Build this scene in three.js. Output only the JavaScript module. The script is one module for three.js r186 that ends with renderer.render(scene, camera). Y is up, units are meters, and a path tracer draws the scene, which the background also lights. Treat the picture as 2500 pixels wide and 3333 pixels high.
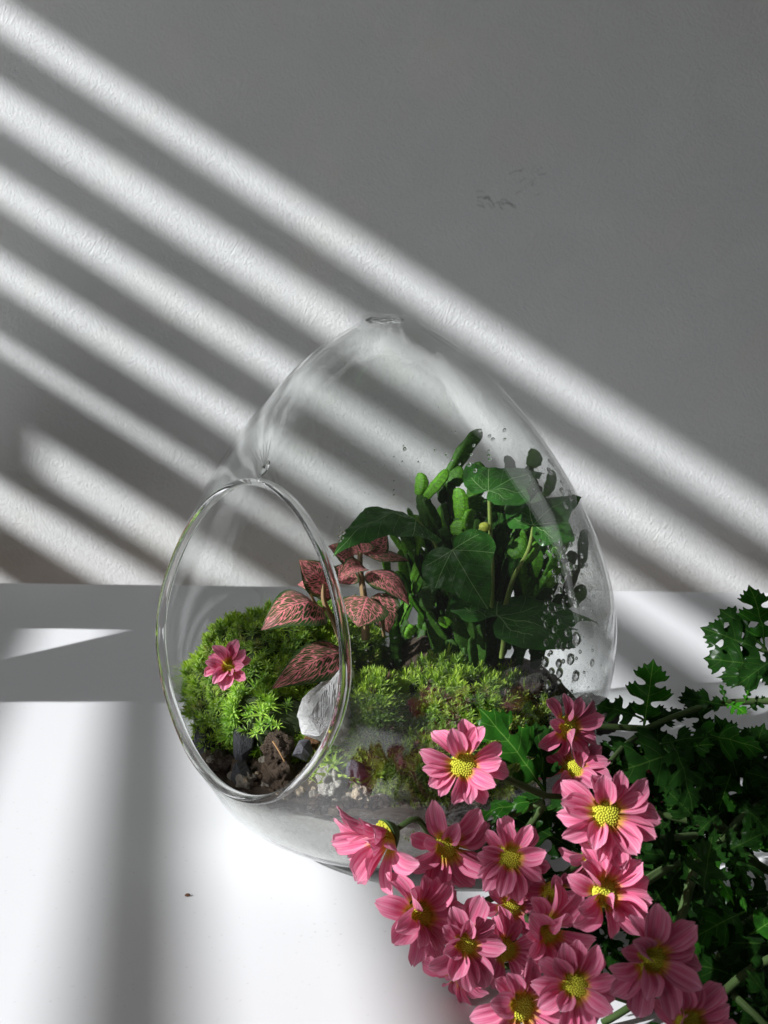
import * as THREE from 'three';
import { mergeGeometries, mergeVertices, toCreasedNormals } from 'three/addons/utils/BufferGeometryUtils.js';
import { ConvexGeometry } from 'three/addons/geometries/ConvexGeometry.js';
import { TessellateModifier } from 'three/addons/modifiers/TessellateModifier.js';
import { RectAreaLightUniformsLib } from 'three/addons/lights/RectAreaLightUniformsLib.js';
import { ImprovedNoise } from 'three/addons/math/ImprovedNoise.js';

// ------------------------------------------------------------------ camera, sky, sun, exposure
const scene = new THREE.Scene();
const PITCH = THREE.MathUtils.degToRad(11.5), FOCAL = 3573;          // focal length in pixels of the 2500 x 3333 frame
const camera = new THREE.PerspectiveCamera(2 * THREE.MathUtils.radToDeg(Math.atan(1666.5 / FOCAL)), 768 / 1024, 0.02, 30);
camera.position.set(-0.0024, 0.2551, 0.5006);
camera.rotation.set(-PITCH, 0, 0);
camera.focus = 0.47;
camera.userData.fStop = 22;
scene.add(camera);
scene.background = new THREE.Color(0.033, 0.0328, 0.032);            // the dim room around
const SUN = new THREE.Vector3(1, -0.708, -0.45).normalize();        // the way the sunlight travels: from the window at the left towards the wall
const sun = new THREE.DirectionalLight(new THREE.Color(0.985, 1, 1.01), 5);
sun.position.copy(SUN).multiplyScalar(-4);
sun.castShadow = true;
sun.shadow.radius = 1.25;
sun.shadow.mapSize.set(4096, 4096);
Object.assign(sun.shadow.camera, { left: -1.6, right: 1.6, top: 1.6, bottom: -1.6, near: 0.1, far: 8 });
scene.add(sun, sun.target);
RectAreaLightUniformsLib.init();
const WIN = new THREE.Vector3(-1.35, 0.78, 1.35), WIN_AIM = new THREE.Vector3(0, 0.12, 0);           // a second, sunless window at the left, nearer the viewer: soft light of the sky
const winLight = new THREE.RectAreaLight(new THREE.Color(0.99, 1, 1.0), 1.1, 0.8, 1.0);
winLight.position.copy(WIN); winLight.lookAt(WIN_AIM);
scene.add(winLight);
const renderer = new THREE.WebGLRenderer({ antialias: true });
renderer.toneMapping = THREE.LinearToneMapping;
renderer.toneMappingExposure = 1.42;
renderer.shadowMap.enabled = true;

// ------------------------------------------------------------------ helpers
const V = (x, y, z) => new THREE.Vector3(x, y, z);
const { sin, cos, PI, sqrt, abs, min, max, floor, hypot, atan2, exp } = Math;
const lerp = (a, b, t) => a + (b - a) * t, clamp = (x, a = 0, b = 1) => min(b, max(a, x));
const smooth = (a, b, x) => { const t = clamp((x - a) / (b - a)); return t * t * (3 - 2 * t); };
function rng(seed) { let a = seed >>> 0; return () => { a = (a + 0x6d2b79f5) | 0; let t = Math.imul(a ^ (a >>> 15), 1 | a); t = (t + Math.imul(t ^ (t >>> 7), 61 | t)) ^ t; return ((t ^ (t >>> 14)) >>> 0) / 4294967296; }; }
const perlin = new ImprovedNoise(), N3 = (x, y, z = 0) => perlin.noise(x, y, z);
const fbm = (x, y, z = 0, o = 4) => { let s = 0, a = 0.5; for (let i = 0; i < o; i++) { s += a * N3(x, y, z + i * 7.3); x *= 2.03; y *= 2.03; z *= 2.03; a *= 0.5; } return s; };
const used = {};
function numbered(name) { const n = used[name] = (used[name] ?? -1) + 1; return n ? `${name}_${String(n).padStart(3, '0')}` : name; }
function tag(o, label, category, group, kind) { if (label) o.userData.label = label; if (category) o.userData.category = category; if (group) o.userData.group = group; if (kind) o.userData.kind = kind; return o; }
function mesh(name, geo, mat, parent) {
  const m = new THREE.Mesh(geo, mat); m.castShadow = m.receiveShadow = true;
  m.name = parent && parent !== scene ? name : numbered(name); (parent || scene).add(m); return m;
}
function thing(name, label, category, pos = [0, 0, 0], group) {
  const o = new THREE.Group(); o.name = numbered(name); o.position.set(...pos); scene.add(o); return tag(o, label, category, group);
}
// the point that a pixel of the photograph sees at world depth z; the same on the table (y = h)
function ray(px, py) { const x = (px - 1250) / FOCAL, y = (1666.5 - py) / FOCAL, c = cos(PITCH), s = sin(PITCH); return V(x, y * c - s, -(c + y * s)); }
function P(px, py, z) { const d = ray(px, py); return camera.position.clone().addScaledVector(d, (z - camera.position.z) / d.z); }
function onTable(px, py, h = 0) { const d = ray(px, py); return camera.position.clone().addScaledVector(d, (h - camera.position.y) / d.y); }
function atDepth(px, py, zc) { return camera.position.clone().addScaledVector(ray(px, py), zc); }
function tex(w, h, f, srgb = false, repeat = true) {
  const d = new Uint8Array(w * h * 4);
  for (let j = 0; j < h; j++) for (let i = 0; i < w; i++) { const c = f((i + 0.5) / w, (j + 0.5) / h), k = (j * w + i) * 4; if (typeof c === 'number') d[k] = d[k + 1] = d[k + 2] = clamp(c) * 255; else { d[k] = clamp(c[0]) * 255; d[k + 1] = clamp(c[1]) * 255; d[k + 2] = clamp(c[2]) * 255; } d[k + 3] = 255; }
  const t = new THREE.DataTexture(d, w, h); t.magFilter = THREE.LinearFilter; t.minFilter = THREE.LinearMipmapLinearFilter; t.generateMipmaps = true;
  if (repeat) t.wrapS = t.wrapT = THREE.RepeatWrapping;
  if (srgb) t.colorSpace = THREE.SRGBColorSpace;
  t.needsUpdate = true; return t;
}
function canvasTex(w, h, draw, srgb = true) { const c = document.createElement('canvas'); c.width = w; c.height = h; draw(c.getContext('2d'), w, h); const t = new THREE.CanvasTexture(c); if (srgb) t.colorSpace = THREE.SRGBColorSpace; t.wrapS = t.wrapT = THREE.RepeatWrapping; return t; }
const lin = (r, g, b) => new THREE.Color().setRGB(r, g, b);
const std = (o) => new THREE.MeshStandardMaterial(o), phy = (o) => new THREE.MeshPhysicalMaterial(o);
function bentTube(points, r0, r1 = r0, seg = 24, rad = 8) {           // a tapered tube along points
  const curve = new THREE.CatmullRomCurve3(points), g = new THREE.TubeGeometry(curve, seg, 1, rad, false), p = g.attributes.position, c = new THREE.Vector3();
  for (let i = 0; i <= seg; i++) { curve.getPointAt(i / seg, c); const r = lerp(r0, r1, i / seg); for (let j = 0; j <= rad; j++) { const k = i * (rad + 1) + j; p.setXYZ(k, c.x + (p.getX(k) - c.x) * r, c.y + (p.getY(k) - c.y) * r, c.z + (p.getZ(k) - c.z) * r); } }
  g.computeVertexNormals(); return g;
}
function grid(nu, nv, f) {                                              // a sheet: f(u, v) gives a point
  const pos = [], uv = [], idx = [];
  for (let j = 0; j <= nv; j++) for (let i = 0; i <= nu; i++) { const q = f(i / nu, j / nv); pos.push(q.x, q.y, q.z); uv.push(i / nu, j / nv); }
  for (let j = 0; j < nv; j++) for (let i = 0; i < nu; i++) { const a = j * (nu + 1) + i, b = a + nu + 1; idx.push(a, a + 1, b, a + 1, b + 1, b); }
  const g = new THREE.BufferGeometry(); g.setAttribute('position', new THREE.Float32BufferAttribute(pos, 3)); g.setAttribute('uv', new THREE.Float32BufferAttribute(uv, 2)); g.setIndex(idx); g.computeVertexNormals(); return g;
}

// ------------------------------------------------------------------ setting: wall, table, floor, window blind
const YAW = THREE.MathUtils.degToRad(2.742), AX = V(cos(YAW), 0, sin(YAW)), NZ = V(-sin(YAW), 0, cos(YAW));     // along the wall, out of the wall
const EDGE = V(-0.0079, 0, -0.42187);                                   // middle of the table's back edge
const plaster = tex(1024, 1024, (u, v) => {                             // roller-painted plaster, one tile is 0.16 m
  const per = (f, ax, s) => { const a = 2 * PI * u, b = 2 * PI * v; return N3(cos(a) * f * ax / 6.283 + s, sin(a) * f * ax / 6.283 + cos(b) * f / 6.283, sin(b) * f / 6.283 + s * 1.7); };
  return 0.5 + 0.16 * per(36, 1.4, 3.1) + 0.32 * per(86, 1.5, 9.4) + 0.3 * per(150, 1.4, 1.2) + 0.14 * per(260, 1, 5.5);
});
plaster.repeat.set(1 / 0.13, 1 / 0.13);
const wallColour = canvasTex(2048, 1536, (c, w, h) => {                 // 1.4 m x 1.05 m of wall paint with its rubbed pencil marks
  const S = w / 1.4; c.fillStyle = '#dadbdb'; c.fillRect(0, 0, w, h);
  const r = rng(5);
  for (let i = 0; i < 2600; i++) { const g = 200 + r() * 40 | 0; c.fillStyle = `rgba(${g},${g},${g - 3},0.05)`; c.beginPath(); c.ellipse(r() * w, r() * h, 4 + r() * 40, 4 + r() * 60, r() * 3, 0, 7); c.fill(); }
  const mark = (x, y, n, len, a0, al) => { for (let i = 0; i < n; i++) { c.strokeStyle = `rgba(70,68,70,${al * (0.4 + r() * 0.6)})`; c.lineWidth = 0.8 + r() * 1.6; const px = x + (r() - 0.5) * 40, py = y + (r() - 0.5) * 16, a = a0 + (r() - 0.5) * 0.9, l = len * (0.3 + r()); c.beginPath(); c.moveTo(px, py); c.quadraticCurveTo(px + cos(a) * l * 0.5 + r() * 6, py + sin(a) * l * 0.5 - r() * 6, px + cos(a) * l, py + sin(a) * l); c.stroke(); } };
  const at = (px, py) => { const d = ray(px, py), o = EDGE.clone().addScaledVector(NZ, -0.09), t = o.clone().sub(camera.position).dot(NZ) / d.dot(NZ), q = camera.position.clone().addScaledVector(d, t).sub(o); return [w / 2 + q.dot(AX) * S, h - (q.y + 0.3) * S]; };
  mark(...at(1600, 662), 12, 15, 0.45, 0.34); mark(...at(1705, 575), 9, 14, -0.5, 0.15); mark(...at(1570, 640), 4, 10, 0.2, 0.16);
  mark(...at(1690, 620), 6, 12, -0.8, 0.13);
});
const wallMat = std({ color: 0xffffff, map: wallColour, roughness: 0.85, bumpMap: plaster, bumpScale: 0.0006 });
{
  const g = new THREE.BoxGeometry(4.2, 3.4, 0.12), uv = g.attributes.uv, p = g.attributes.position;
  for (let i = 0; i < p.count; i++) uv.setXY(i, p.getX(i), p.getY(i) + 0.7);
  wallColour.repeat.set(1 / 1.4, 1 / 1.05); wallColour.offset.set(0.5, 0.3 / 1.05);
  const w = mesh('wall', g, wallMat); w.position.copy(EDGE).addScaledVector(NZ, -0.09 - 0.06); w.position.y = 0.7; w.rotation.y = -YAW;
  tag(w, 'white roller-painted plaster wall striped by sunlight', null, null, 'structure');
  const f = mesh('floor', new THREE.BoxGeometry(5, 0.1, 4), std({ color: lin(0.15, 0.095, 0.06), roughness: 0.5 })); f.position.set(0, -0.8, 0.9); tag(f, 'brown wooden floor', null, null, 'structure');
}
const tableBump = tex(512, 512, (u, v) => { const r = N3(u * 90, v * 90, 1) * 0.5 + N3(u * 190, v * 190, 4) * 0.3; return 0.5 + r * 0.5; });
const tableColour = canvasTex(1024, 1024, (c, w, h) => {
  c.fillStyle = '#d6d6d8'; c.fillRect(0, 0, w, h); const r = rng(77);
  for (let i = 0; i < 1500; i++) { c.fillStyle = `rgba(110,104,98,${0.05 + r() * 0.14})`; c.beginPath(); c.ellipse(r() * w, r() * h, 0.4 + r() * 1.1, 0.4 + r() * 0.8, r() * 3, 0, 7); c.fill(); }
  for (let i = 0; i < 60; i++) { c.strokeStyle = `rgba(150,148,146,${0.06 + r() * 0.08})`; c.lineWidth = 0.7; const x = r() * w, y = r() * h; c.beginPath(); c.moveTo(x, y); c.quadraticCurveTo(x + (r() - 0.5) * 26, y + (r() - 0.5) * 26, x + (r() - 0.5) * 40, y + (r() - 0.5) * 40); c.stroke(); }
});
tableColour.repeat.set(2.4, 2.4); tableBump.repeat.set(6, 6);
{
  const t = thing('table', 'white laminate table under the glass terrarium and the pink flowers', 'table', [EDGE.x, 0, EDGE.z]);
  t.rotation.y = -YAW;
  const g = new THREE.BoxGeometry(2.2, 0.025, 1.05), uv = g.attributes.uv, p = g.attributes.position;
  for (let i = 0; i < p.count; i++) uv.setXY(i, p.getX(i), p.getZ(i));
  const m = mesh('tabletop', g, std({ map: tableColour, roughness: 0.5, bumpMap: tableBump, bumpScale: 0.00002 }), t); m.position.set(0, -0.0125, 0.525);
  for (const [x, z] of [[-1.02, 0.08], [1.02, 0.08], [-1.02, 0.97], [1.02, 0.97]]) { const l = mesh('leg', new THREE.BoxGeometry(0.05, 0.724, 0.05), std({ color: 0xd8d8d8, roughness: 0.5 }), t); l.position.set(x, -0.388, z); }
}
{ // the blind that cuts the sunlight into stripes: laths run into the picture
  const A = THREE.MathUtils.degToRad(11.285);
  const b = thing('window_blind', 'white lath blind at the window left of the table', 'blind', [-1.75, 0, 0]); b.rotation.y = A;
  const white = std({ color: 0xdddddd, roughness: 0.6 });
  const Lz = 2.3, lath = (y0, y1) => { const l = y0 === 1.1475 || y0 === 1.1115 || y0 === 1.2065 ? 1.15 : Lz, m = mesh('lath', new THREE.BoxGeometry(0.006, y1 - y0, l), white, b); m.position.set(0, (y0 + y1) / 2, -0.6 + l / 2); };
  for (const [a, c] of [[1.417, 1.458], [1.339, 1.379], [1.264, 1.306], [1.185, 1.206], [1.2065, 1.231], [1.1225, 1.147], [1.1115, 1.122], [1.1475, 1.168], [1.043, 1.071], [0.945, 1.0], [0.87, 0.905], [0.83, 0.865], [0.755, 0.79], [0.68, 0.715]]) lath(a, c);
  const head = mesh('head_board', new THREE.BoxGeometry(0.03, 1.0, Lz), white, b); head.position.set(0, 1.998, 0.55);
  const pull = mesh('rolled_shade', new THREE.BoxGeometry(0.02, 0.16, 1.08), white, b); pull.position.set(0.018, 1.425, 1.18);
  const side = mesh('cord_plate', new THREE.BoxGeometry(0.01, 0.1, 0.16), white, b); side.position.set(0.02, 1.085, 0.02);
}
{ // the second window: frame, bars and bright panes
  const w = thing('window', 'white framed window left of the table, nearer the viewer', 'window', WIN.clone().add(WIN.clone().sub(WIN_AIM).normalize().multiplyScalar(0.03)).toArray()); w.lookAt(WIN_AIM);
  const white = std({ color: 0xdddddd, roughness: 0.6 }), glow = std({ color: 0x000000, emissive: new THREE.Color(0.98, 1, 1.03), emissiveIntensity: 1.1 });
  for (const [x, y] of [[-0.2, -0.25], [0.2, -0.25], [-0.2, 0.25], [0.2, 0.25]]) { const m = mesh('window_pane', new THREE.BoxGeometry(0.38, 0.48, 0.004), glow, w); m.position.set(x, y, -0.01); }
  for (const [x, y, sx, sy] of [[0, 0.53, 0.9, 0.06], [0, -0.53, 0.9, 0.06], [-0.425, 0, 0.06, 1.0], [0.425, 0, 0.06, 1.0], [0, 0, 0.02, 0.98], [-0.2, 0, 0.38, 0.02], [0.2, 0, 0.38, 0.02]]) { const m = mesh('window_frame', new THREE.BoxGeometry(sx, sy, 0.03), white, w); m.position.set(x, y, -0.006); }
}
{ // broad leaves of a plant left of the frame shade the back of the table
  const pl = thing('potted_plant', 'potted plant with broad leaves at the left end of the table', 'plant', [-0.45, 0, -0.16]);
  const green = std({ color: lin(0.05, 0.11, 0.03), roughness: 0.5, side: THREE.DoubleSide });
  const pot = mesh('pot', new THREE.LatheGeometry([[0, 0], [0.035, 0], [0.042, 0.05], [0.045, 0.052], [0.045, 0.058], [0.038, 0.058], [0.036, 0.045], [0, 0.045]].map(([x, y]) => new THREE.Vector2(x, y)), 32), std({ color: lin(0.4, 0.17, 0.09), roughness: 0.8 }), pl); pot.position.x = -0.11;
  const leaf = (pts) => { const s = new THREE.Shape(pts.map(([z, h]) => new THREE.Vector2(-(z + 0.16), h))), g = new THREE.ExtrudeGeometry(s, { depth: 0.0008, bevelEnabled: false }); g.rotateY(PI / 2); mesh('leaf', g, green, pl); };
  leaf([[-0.111, 0.067], [-0.008, 0.228], [0.03, 0.286], [-0.02, 0.33], [-0.2, 0.33], [-0.255, 0.28]]);
  leaf([[-0.47, 0.03], [-0.30, 0.01], [-0.218, 0.138], [-0.188, 0.179], [-0.1, 0.31], [-0.26, 0.32], [-0.36, 0.19]]);
  for (const z of [-0.3, -0.1]) mesh('stem', bentTube([V(-0.11, 0.04, 0), V(-0.06, 0.07, (z + 0.16) * 0.5), V(0, 0.09, z + 0.16)], 0.003, 0.002), green, pl);
}

// ------------------------------------------------------------------ glass terrarium
const HK = [0, 0.012, 0.035, 0.07, 0.105, 0.14, 0.175, 0.205, 0.228, 0.242], RK = [0.05, 0.07182, 0.09049, 0.10284, 0.10584, 0.09703, 0.07912, 0.05638, 0.033, 0.01082];
const slopeAt = HK.map((h, i) => { const d = (k) => (RK[k + 1] - RK[k]) / (HK[k + 1] - HK[k]), g = (k) => HK[k + 1] - HK[k]; if (i === 0) return d(0) * 1.5; if (i === HK.length - 1) return d(i - 1); return (d(i - 1) * g(i) + d(i) * g(i - 1)) / (g(i) + g(i - 1)); });
function R(y) { y = clamp(y, 0, 0.242); let i = 0; while (i < HK.length - 2 && y > HK[i + 1]) i++; const h = HK[i + 1] - HK[i], t = (y - HK[i]) / h; return RK[i] * (2 * t ** 3 - 3 * t * t + 1) + h * slopeAt[i] * (t ** 3 - 2 * t * t + t) + RK[i + 1] * (3 * t * t - 2 * t ** 3) + h * slopeAt[i + 1] * (t ** 3 - t * t); }
const glassNormal = (th, y) => { const e = 0.0005, s = (R(y + e) - R(y - e)) / (2 * e); return V(cos(th), -s, sin(th)).normalize(); };
const onGlass = (th, y, off = 0) => V(R(y) * cos(th), y, R(y) * sin(th)).addScaledVector(glassNormal(th, y), off);
const OA = 0.75937, OB = 0.13957, OD = 0.0879, ON = V(-sin(OA) * cos(OB), sin(OB), cos(OA) * cos(OB));   // the opening's plane
const inOpening = (p, m = 0) => ON.dot(V(p.x, p.y - 0.1, p.z)) > OD + m;
function clipped(g, keep, cut) {                                          // cuts a geometry at the opening's plane
  const p = g.attributes.position, n = g.attributes.normal, t = g.attributes.uv, ix = g.index.array, out = { p: [], n: [], t: [] };
  const dist = (i) => ON.x * p.getX(i) + ON.y * (p.getY(i) - 0.1) + ON.z * p.getZ(i) - cut;
  const at = (i) => [p.getX(i), p.getY(i), p.getZ(i), n.getX(i), n.getY(i), n.getZ(i), t.getX(i), t.getY(i)];
  for (let k = 0; k < ix.length; k += 3) {
    const poly = [];
    for (let e = 0; e < 3; e++) { const a = ix[k + e], b = ix[k + (e + 1) % 3], da = dist(a), db = dist(b); if (da <= 0) poly.push(at(a)); if ((da <= 0) !== (db <= 0)) { const s = da / (da - db), A = at(a), B = at(b); poly.push(A.map((x, i) => lerp(x, B[i], s))); } }
    for (let e = 1; e + 1 < poly.length; e++) for (const q of [poly[0], poly[e], poly[e + 1]]) { out.p.push(q[0], q[1], q[2]); out.n.push(q[3], q[4], q[5]); out.t.push(q[6], q[7]); }
  }
  const r = new THREE.BufferGeometry(); r.setAttribute('position', new THREE.Float32BufferAttribute(out.p, 3)); r.setAttribute('normal', new THREE.Float32BufferAttribute(out.n, 3)); r.setAttribute('uv', new THREE.Float32BufferAttribute(out.t, 2)); return r;
}
const rimPoint = (a, off = 0) => {                                         // where the plane meets the glass
  const u = V(0, 1, 0).addScaledVector(ON, -ON.y).normalize(), w = new THREE.Vector3().crossVectors(ON, u), c = V(0, 0.1, 0).addScaledVector(ON, OD);
  let lo = 0.01, hi = 0.13; for (let i = 0; i < 40; i++) { const m = (lo + hi) / 2, q = c.clone().addScaledVector(u, m * cos(a)).addScaledVector(w, m * sin(a)); if (hypot(q.x, q.z) < R(q.y)) lo = m; else hi = m; }
  return c.addScaledVector(u, (lo + off) * cos(a)).addScaledVector(w, (lo + off) * sin(a));
};
const glassWave = tex(256, 256, (u, v) => 0.5 + 0.8 * N3(cos(2 * PI * u) * 2.2, sin(2 * PI * u) * 2.2, v * 7) + 0.3 * N3(cos(2 * PI * u) * 6, sin(2 * PI * u) * 6, v * 16));
const pane = phy({ color: lin(0.978, 0.986, 0.98), transmission: 1, thickness: 0, roughness: 0, ior: 1.62, bumpMap: glassWave, bumpScale: 0.0005 });
const solidGlass = phy({ color: 0xffffff, transmission: 1, thickness: 0.004, roughness: 0, ior: 1.5, attenuationColor: lin(0.95, 0.97, 0.95), attenuationDistance: 0.03 });
const terrarium = thing('glass_terrarium', 'clear egg-shaped glass terrarium with a round side opening and drops on its right side', 'terrarium');
function lathe(y0, y1, rows, cols, off) { const g = grid(cols, rows, (u, v) => onGlass(2 * PI * u, lerp(y0, y1, v), off)), n = g.attributes.normal; for (let j = 0; j <= rows; j++) for (let i = 0; i <= cols; i++) { const q = glassNormal(2 * PI * i / cols, lerp(y0, y1, j / rows)); n.setXYZ(j * (cols + 1) + i, q.x, q.y, q.z); } const ix = g.index.array; for (let k = 0; k < ix.length; k += 3) { const t = ix[k + 1]; ix[k + 1] = ix[k + 2]; ix[k + 2] = t; } return g; }
mesh('glass_body', clipped(lathe(0.0025, 0.2405, 114, 160, 0), true, OD - 0.001), pane, terrarium);
mesh('glass_inner_face', clipped(lathe(0.003, 0.2385, 112, 160, -0.0014), true, OD - 0.0022), pane, terrarium);
{
  const base = new THREE.CylinderGeometry(R(0.0025) - 0.0005, R(0.0025) - 0.004, 0.0024, 80); base.translate(0, 0.0014, 0); mesh('glass_base', base, solidGlass, terrarium);
  const pts = []; for (let i = 0; i < 90; i++) pts.push(rimPoint(2 * PI * i / 90, 0.0004));
  const rim = new THREE.TubeGeometry(new THREE.CatmullRomCurve3(pts, true), 220, 0.002, 14, true); const curve = new THREE.CatmullRomCurve3(pts, true), rp = rim.attributes.position, cc = new THREE.Vector3(); for (let i = 0; i <= 220; i++) { curve.getPointAt((i % 220) / 220, cc); const a = (i % 220) / 220 * 2 * PI, k = 0.9 + 0.12 * N3(cos(a) * 1.6, sin(a) * 1.6, 5); for (let j = 0; j <= 14; j++) { const o = i * 15 + j, q = V(rp.getX(o), rp.getY(o), rp.getZ(o)).sub(cc), out = q.dot(ON); q.multiplyScalar(k).addScaledVector(ON, out * 0.45); rp.setXYZ(o, cc.x + q.x, cc.y + q.y, cc.z + q.z); } } rim.computeVertexNormals();
  mesh('opening_rim', rim, solidGlass, terrarium);
  const pr = [[R(0.2405), 0.2405], [0.0122, 0.2415], [0.0112, 0.2424], [0.0092, 0.2432], [0.006, 0.2438], [0.003, 0.244], [0.0001, 0.24405]];
  const tip = new THREE.LatheGeometry(pr.map(([x, y]) => new THREE.Vector2(max(x, 0.00005), y)), 64), tp = tip.attributes.position;
  for (let i = 0; i < tp.count; i++) { const x = tp.getX(i), y = tp.getY(i), z = tp.getZ(i), k = smooth(0.2405, 0.243, y); tp.setXYZ(i, x - 0.002 * k, y + k * 0.0012 * N3(x * 130, z * 130, 2), z); }
  tip.computeVertexNormals(); mesh('glass_tip', tip, pane, terrarium);
  const nub = new THREE.SphereGeometry(1, 32, 16), np = nub.attributes.position; for (let i = 0; i < np.count; i++) np.setY(i, np.getY(i) * (1 + 0.5 * N3(np.getX(i) * 2.2, np.getZ(i) * 2.2, 4))); nub.computeVertexNormals(); const nm = mesh('glass_nub', nub, solidGlass, terrarium); nm.position.set(-0.0022, 0.2412, 0); nm.scale.set(0.0088, 0.0016, 0.0088);
}

function glassHit(px, py, front = true) {                                // where a pixel's line of sight meets the glass
  const d = ray(px, py), o = camera.position, inside = (t) => { const q = o.clone().addScaledVector(d, t); return q.y > 0 && q.y < 0.242 && hypot(q.x, q.z) < R(q.y); };
  let t0 = null, t1 = null; for (let t = 0.3; t < 0.75; t += 0.0015) { if (inside(t)) { if (t0 === null) t0 = t; t1 = t; } }
  if (t0 === null) return null;
  let lo = front ? t0 - 0.0015 : t1, hi = front ? t0 : t1 + 0.0015;
  for (let i = 0; i < 20; i++) { const m = (lo + hi) / 2; if (inside(m) === front) hi = m; else lo = m; }
  const q = o.clone().addScaledVector(d, hi); return { p: q, th: atan2(q.z, q.x), y: q.y };
}
{ // a pinch of thicker glass above the opening, with pulled threads
  const r = rng(4), a = glassHit(862, 1525), bead = new THREE.SphereGeometry(1, 24, 16); bead.scale(0.0017, 0.0038, 0.0012);
  const m = mesh('glass_pinch', bead, solidGlass, terrarium); m.position.copy(a.p); m.quaternion.setFromUnitVectors(V(0, 0, 1), glassNormal(a.th, a.y)); m.rotateZ(-0.35);
  for (let i = 0; i < 6; i++) { const q = glassHit(lerp(815, 885, i / 5), lerp(1480, 1430, i / 5) - r() * 18), mid = glassHit(lerp(838, 873, i / 5), lerp(1503, 1475, i / 5)); const pts = [[a.th, a.y], [mid.th, mid.y], [q.th, q.y]].map(([t, y]) => onGlass(t, y, 0.0001)); mesh('glass_thread', bentTube(pts, 0.00024, 0.00006, 20, 6), solidGlass, terrarium); }
}
{ // condensation: a film of fine droplets and dirt inside the glass, low at the front and at the right
  const film = canvasTex(2048, 1024, (c, w, h) => {
    c.fillStyle = '#000'; c.fillRect(0, 0, w, h); const r = rng(31);
    const dot = (u, y, rad, a) => { c.fillStyle = `rgba(255,255,255,${a})`; c.beginPath(); c.ellipse(u * w, h - (y - 0.0025) / 0.2235 * h, rad, rad * 1.4, 0, 0, 7); c.fill(); };
    for (let i = 0; i < 5200; i++) { const u = 0.06 + r() * 0.44, y = 0.003 + r() * 0.05, k = 0.6 + 1.1 * fbm(u * 13, y * 55, 2, 3); if (r() < k * (y < 0.03 ? 1 : 0.85 - (y - 0.03) * 40)) dot(u, y, 4 + r() * 15, 0.05 + r() * 0.07); }
    for (let i = 0; i < 60000; i++) { const u = 0.06 + r() * 0.44, y = 0.003 + r() * 0.055, k = 0.5 + 0.9 * fbm(u * 14, y * 60, 2, 3); if (r() < k * (y < 0.03 ? 1 : 0.9 - (y - 0.03) * 36)) dot(u, y, 0.6 + r() * 1.2, 0.08 + r() * 0.14); }
    for (let i = 0; i < 70000; i++) { const u = 0.885 + r() * 0.225, y = 0.03 + r() * 0.15, k = 0.24 + 1.2 * fbm(u * 16 + 9, y * 34, 5, 4); if (r() < k * (1 - abs(u - 1.02) * 9)) dot(u % 1, y, 0.5 + r() * 1.2, 0.16 + r() * 0.3); }
    for (let i = 0; i < 3000; i++) dot(r(), 0.08 + r() * 0.13, 0.5 + r() * 0.7, 0.05 + r() * 0.3);
  }, false);
  const m = mesh('condensation', clipped(lathe(0.004, 0.222, 70, 128, -0.002), true, OD - 0.003), phy({ color: lin(0.93, 0.94, 0.93), transparent: true, alphaMap: film, roughness: 1, transmission: 0.5, thickness: 0, side: THREE.DoubleSide }), terrarium);
  const p = m.geometry.attributes.position, uv = m.geometry.attributes.uv; for (let i = 0; i < p.count; i++) uv.setY(i, (p.getY(i) - 0.0025) / 0.2235);
  const grit = canvasTex(1024, 512, (c, w, h) => { c.fillStyle = '#000'; c.fillRect(0, 0, w, h); const r = rng(8); for (let i = 0; i < 9000; i++) { const u = 0.1 + r() * 0.36, y = 0.005 + r() * 0.02, k = fbm(u * 30, y * 260, 1, 3) + 0.05 - abs(y - 0.013) * 14; if (k > r() * 0.5) { c.fillStyle = `rgba(255,255,255,${0.3 + r() * 0.6})`; c.fillRect(u * w, h - y / 0.05 * h, 1 + r() * 2.5, 1 + r() * 2); } } }, false);
  const gm = mesh('grit', lathe(0.004, 0.03, 12, 128, -0.0022), std({ color: lin(0.06, 0.055, 0.05), transparent: true, alphaMap: grit, roughness: 1, side: THREE.DoubleSide }), terrarium);
  const gp = gm.geometry.attributes.position, gu = gm.geometry.attributes.uv; for (let i = 0; i < gp.count; i++) gu.setY(i, gp.getY(i) / 0.05);
}
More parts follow.
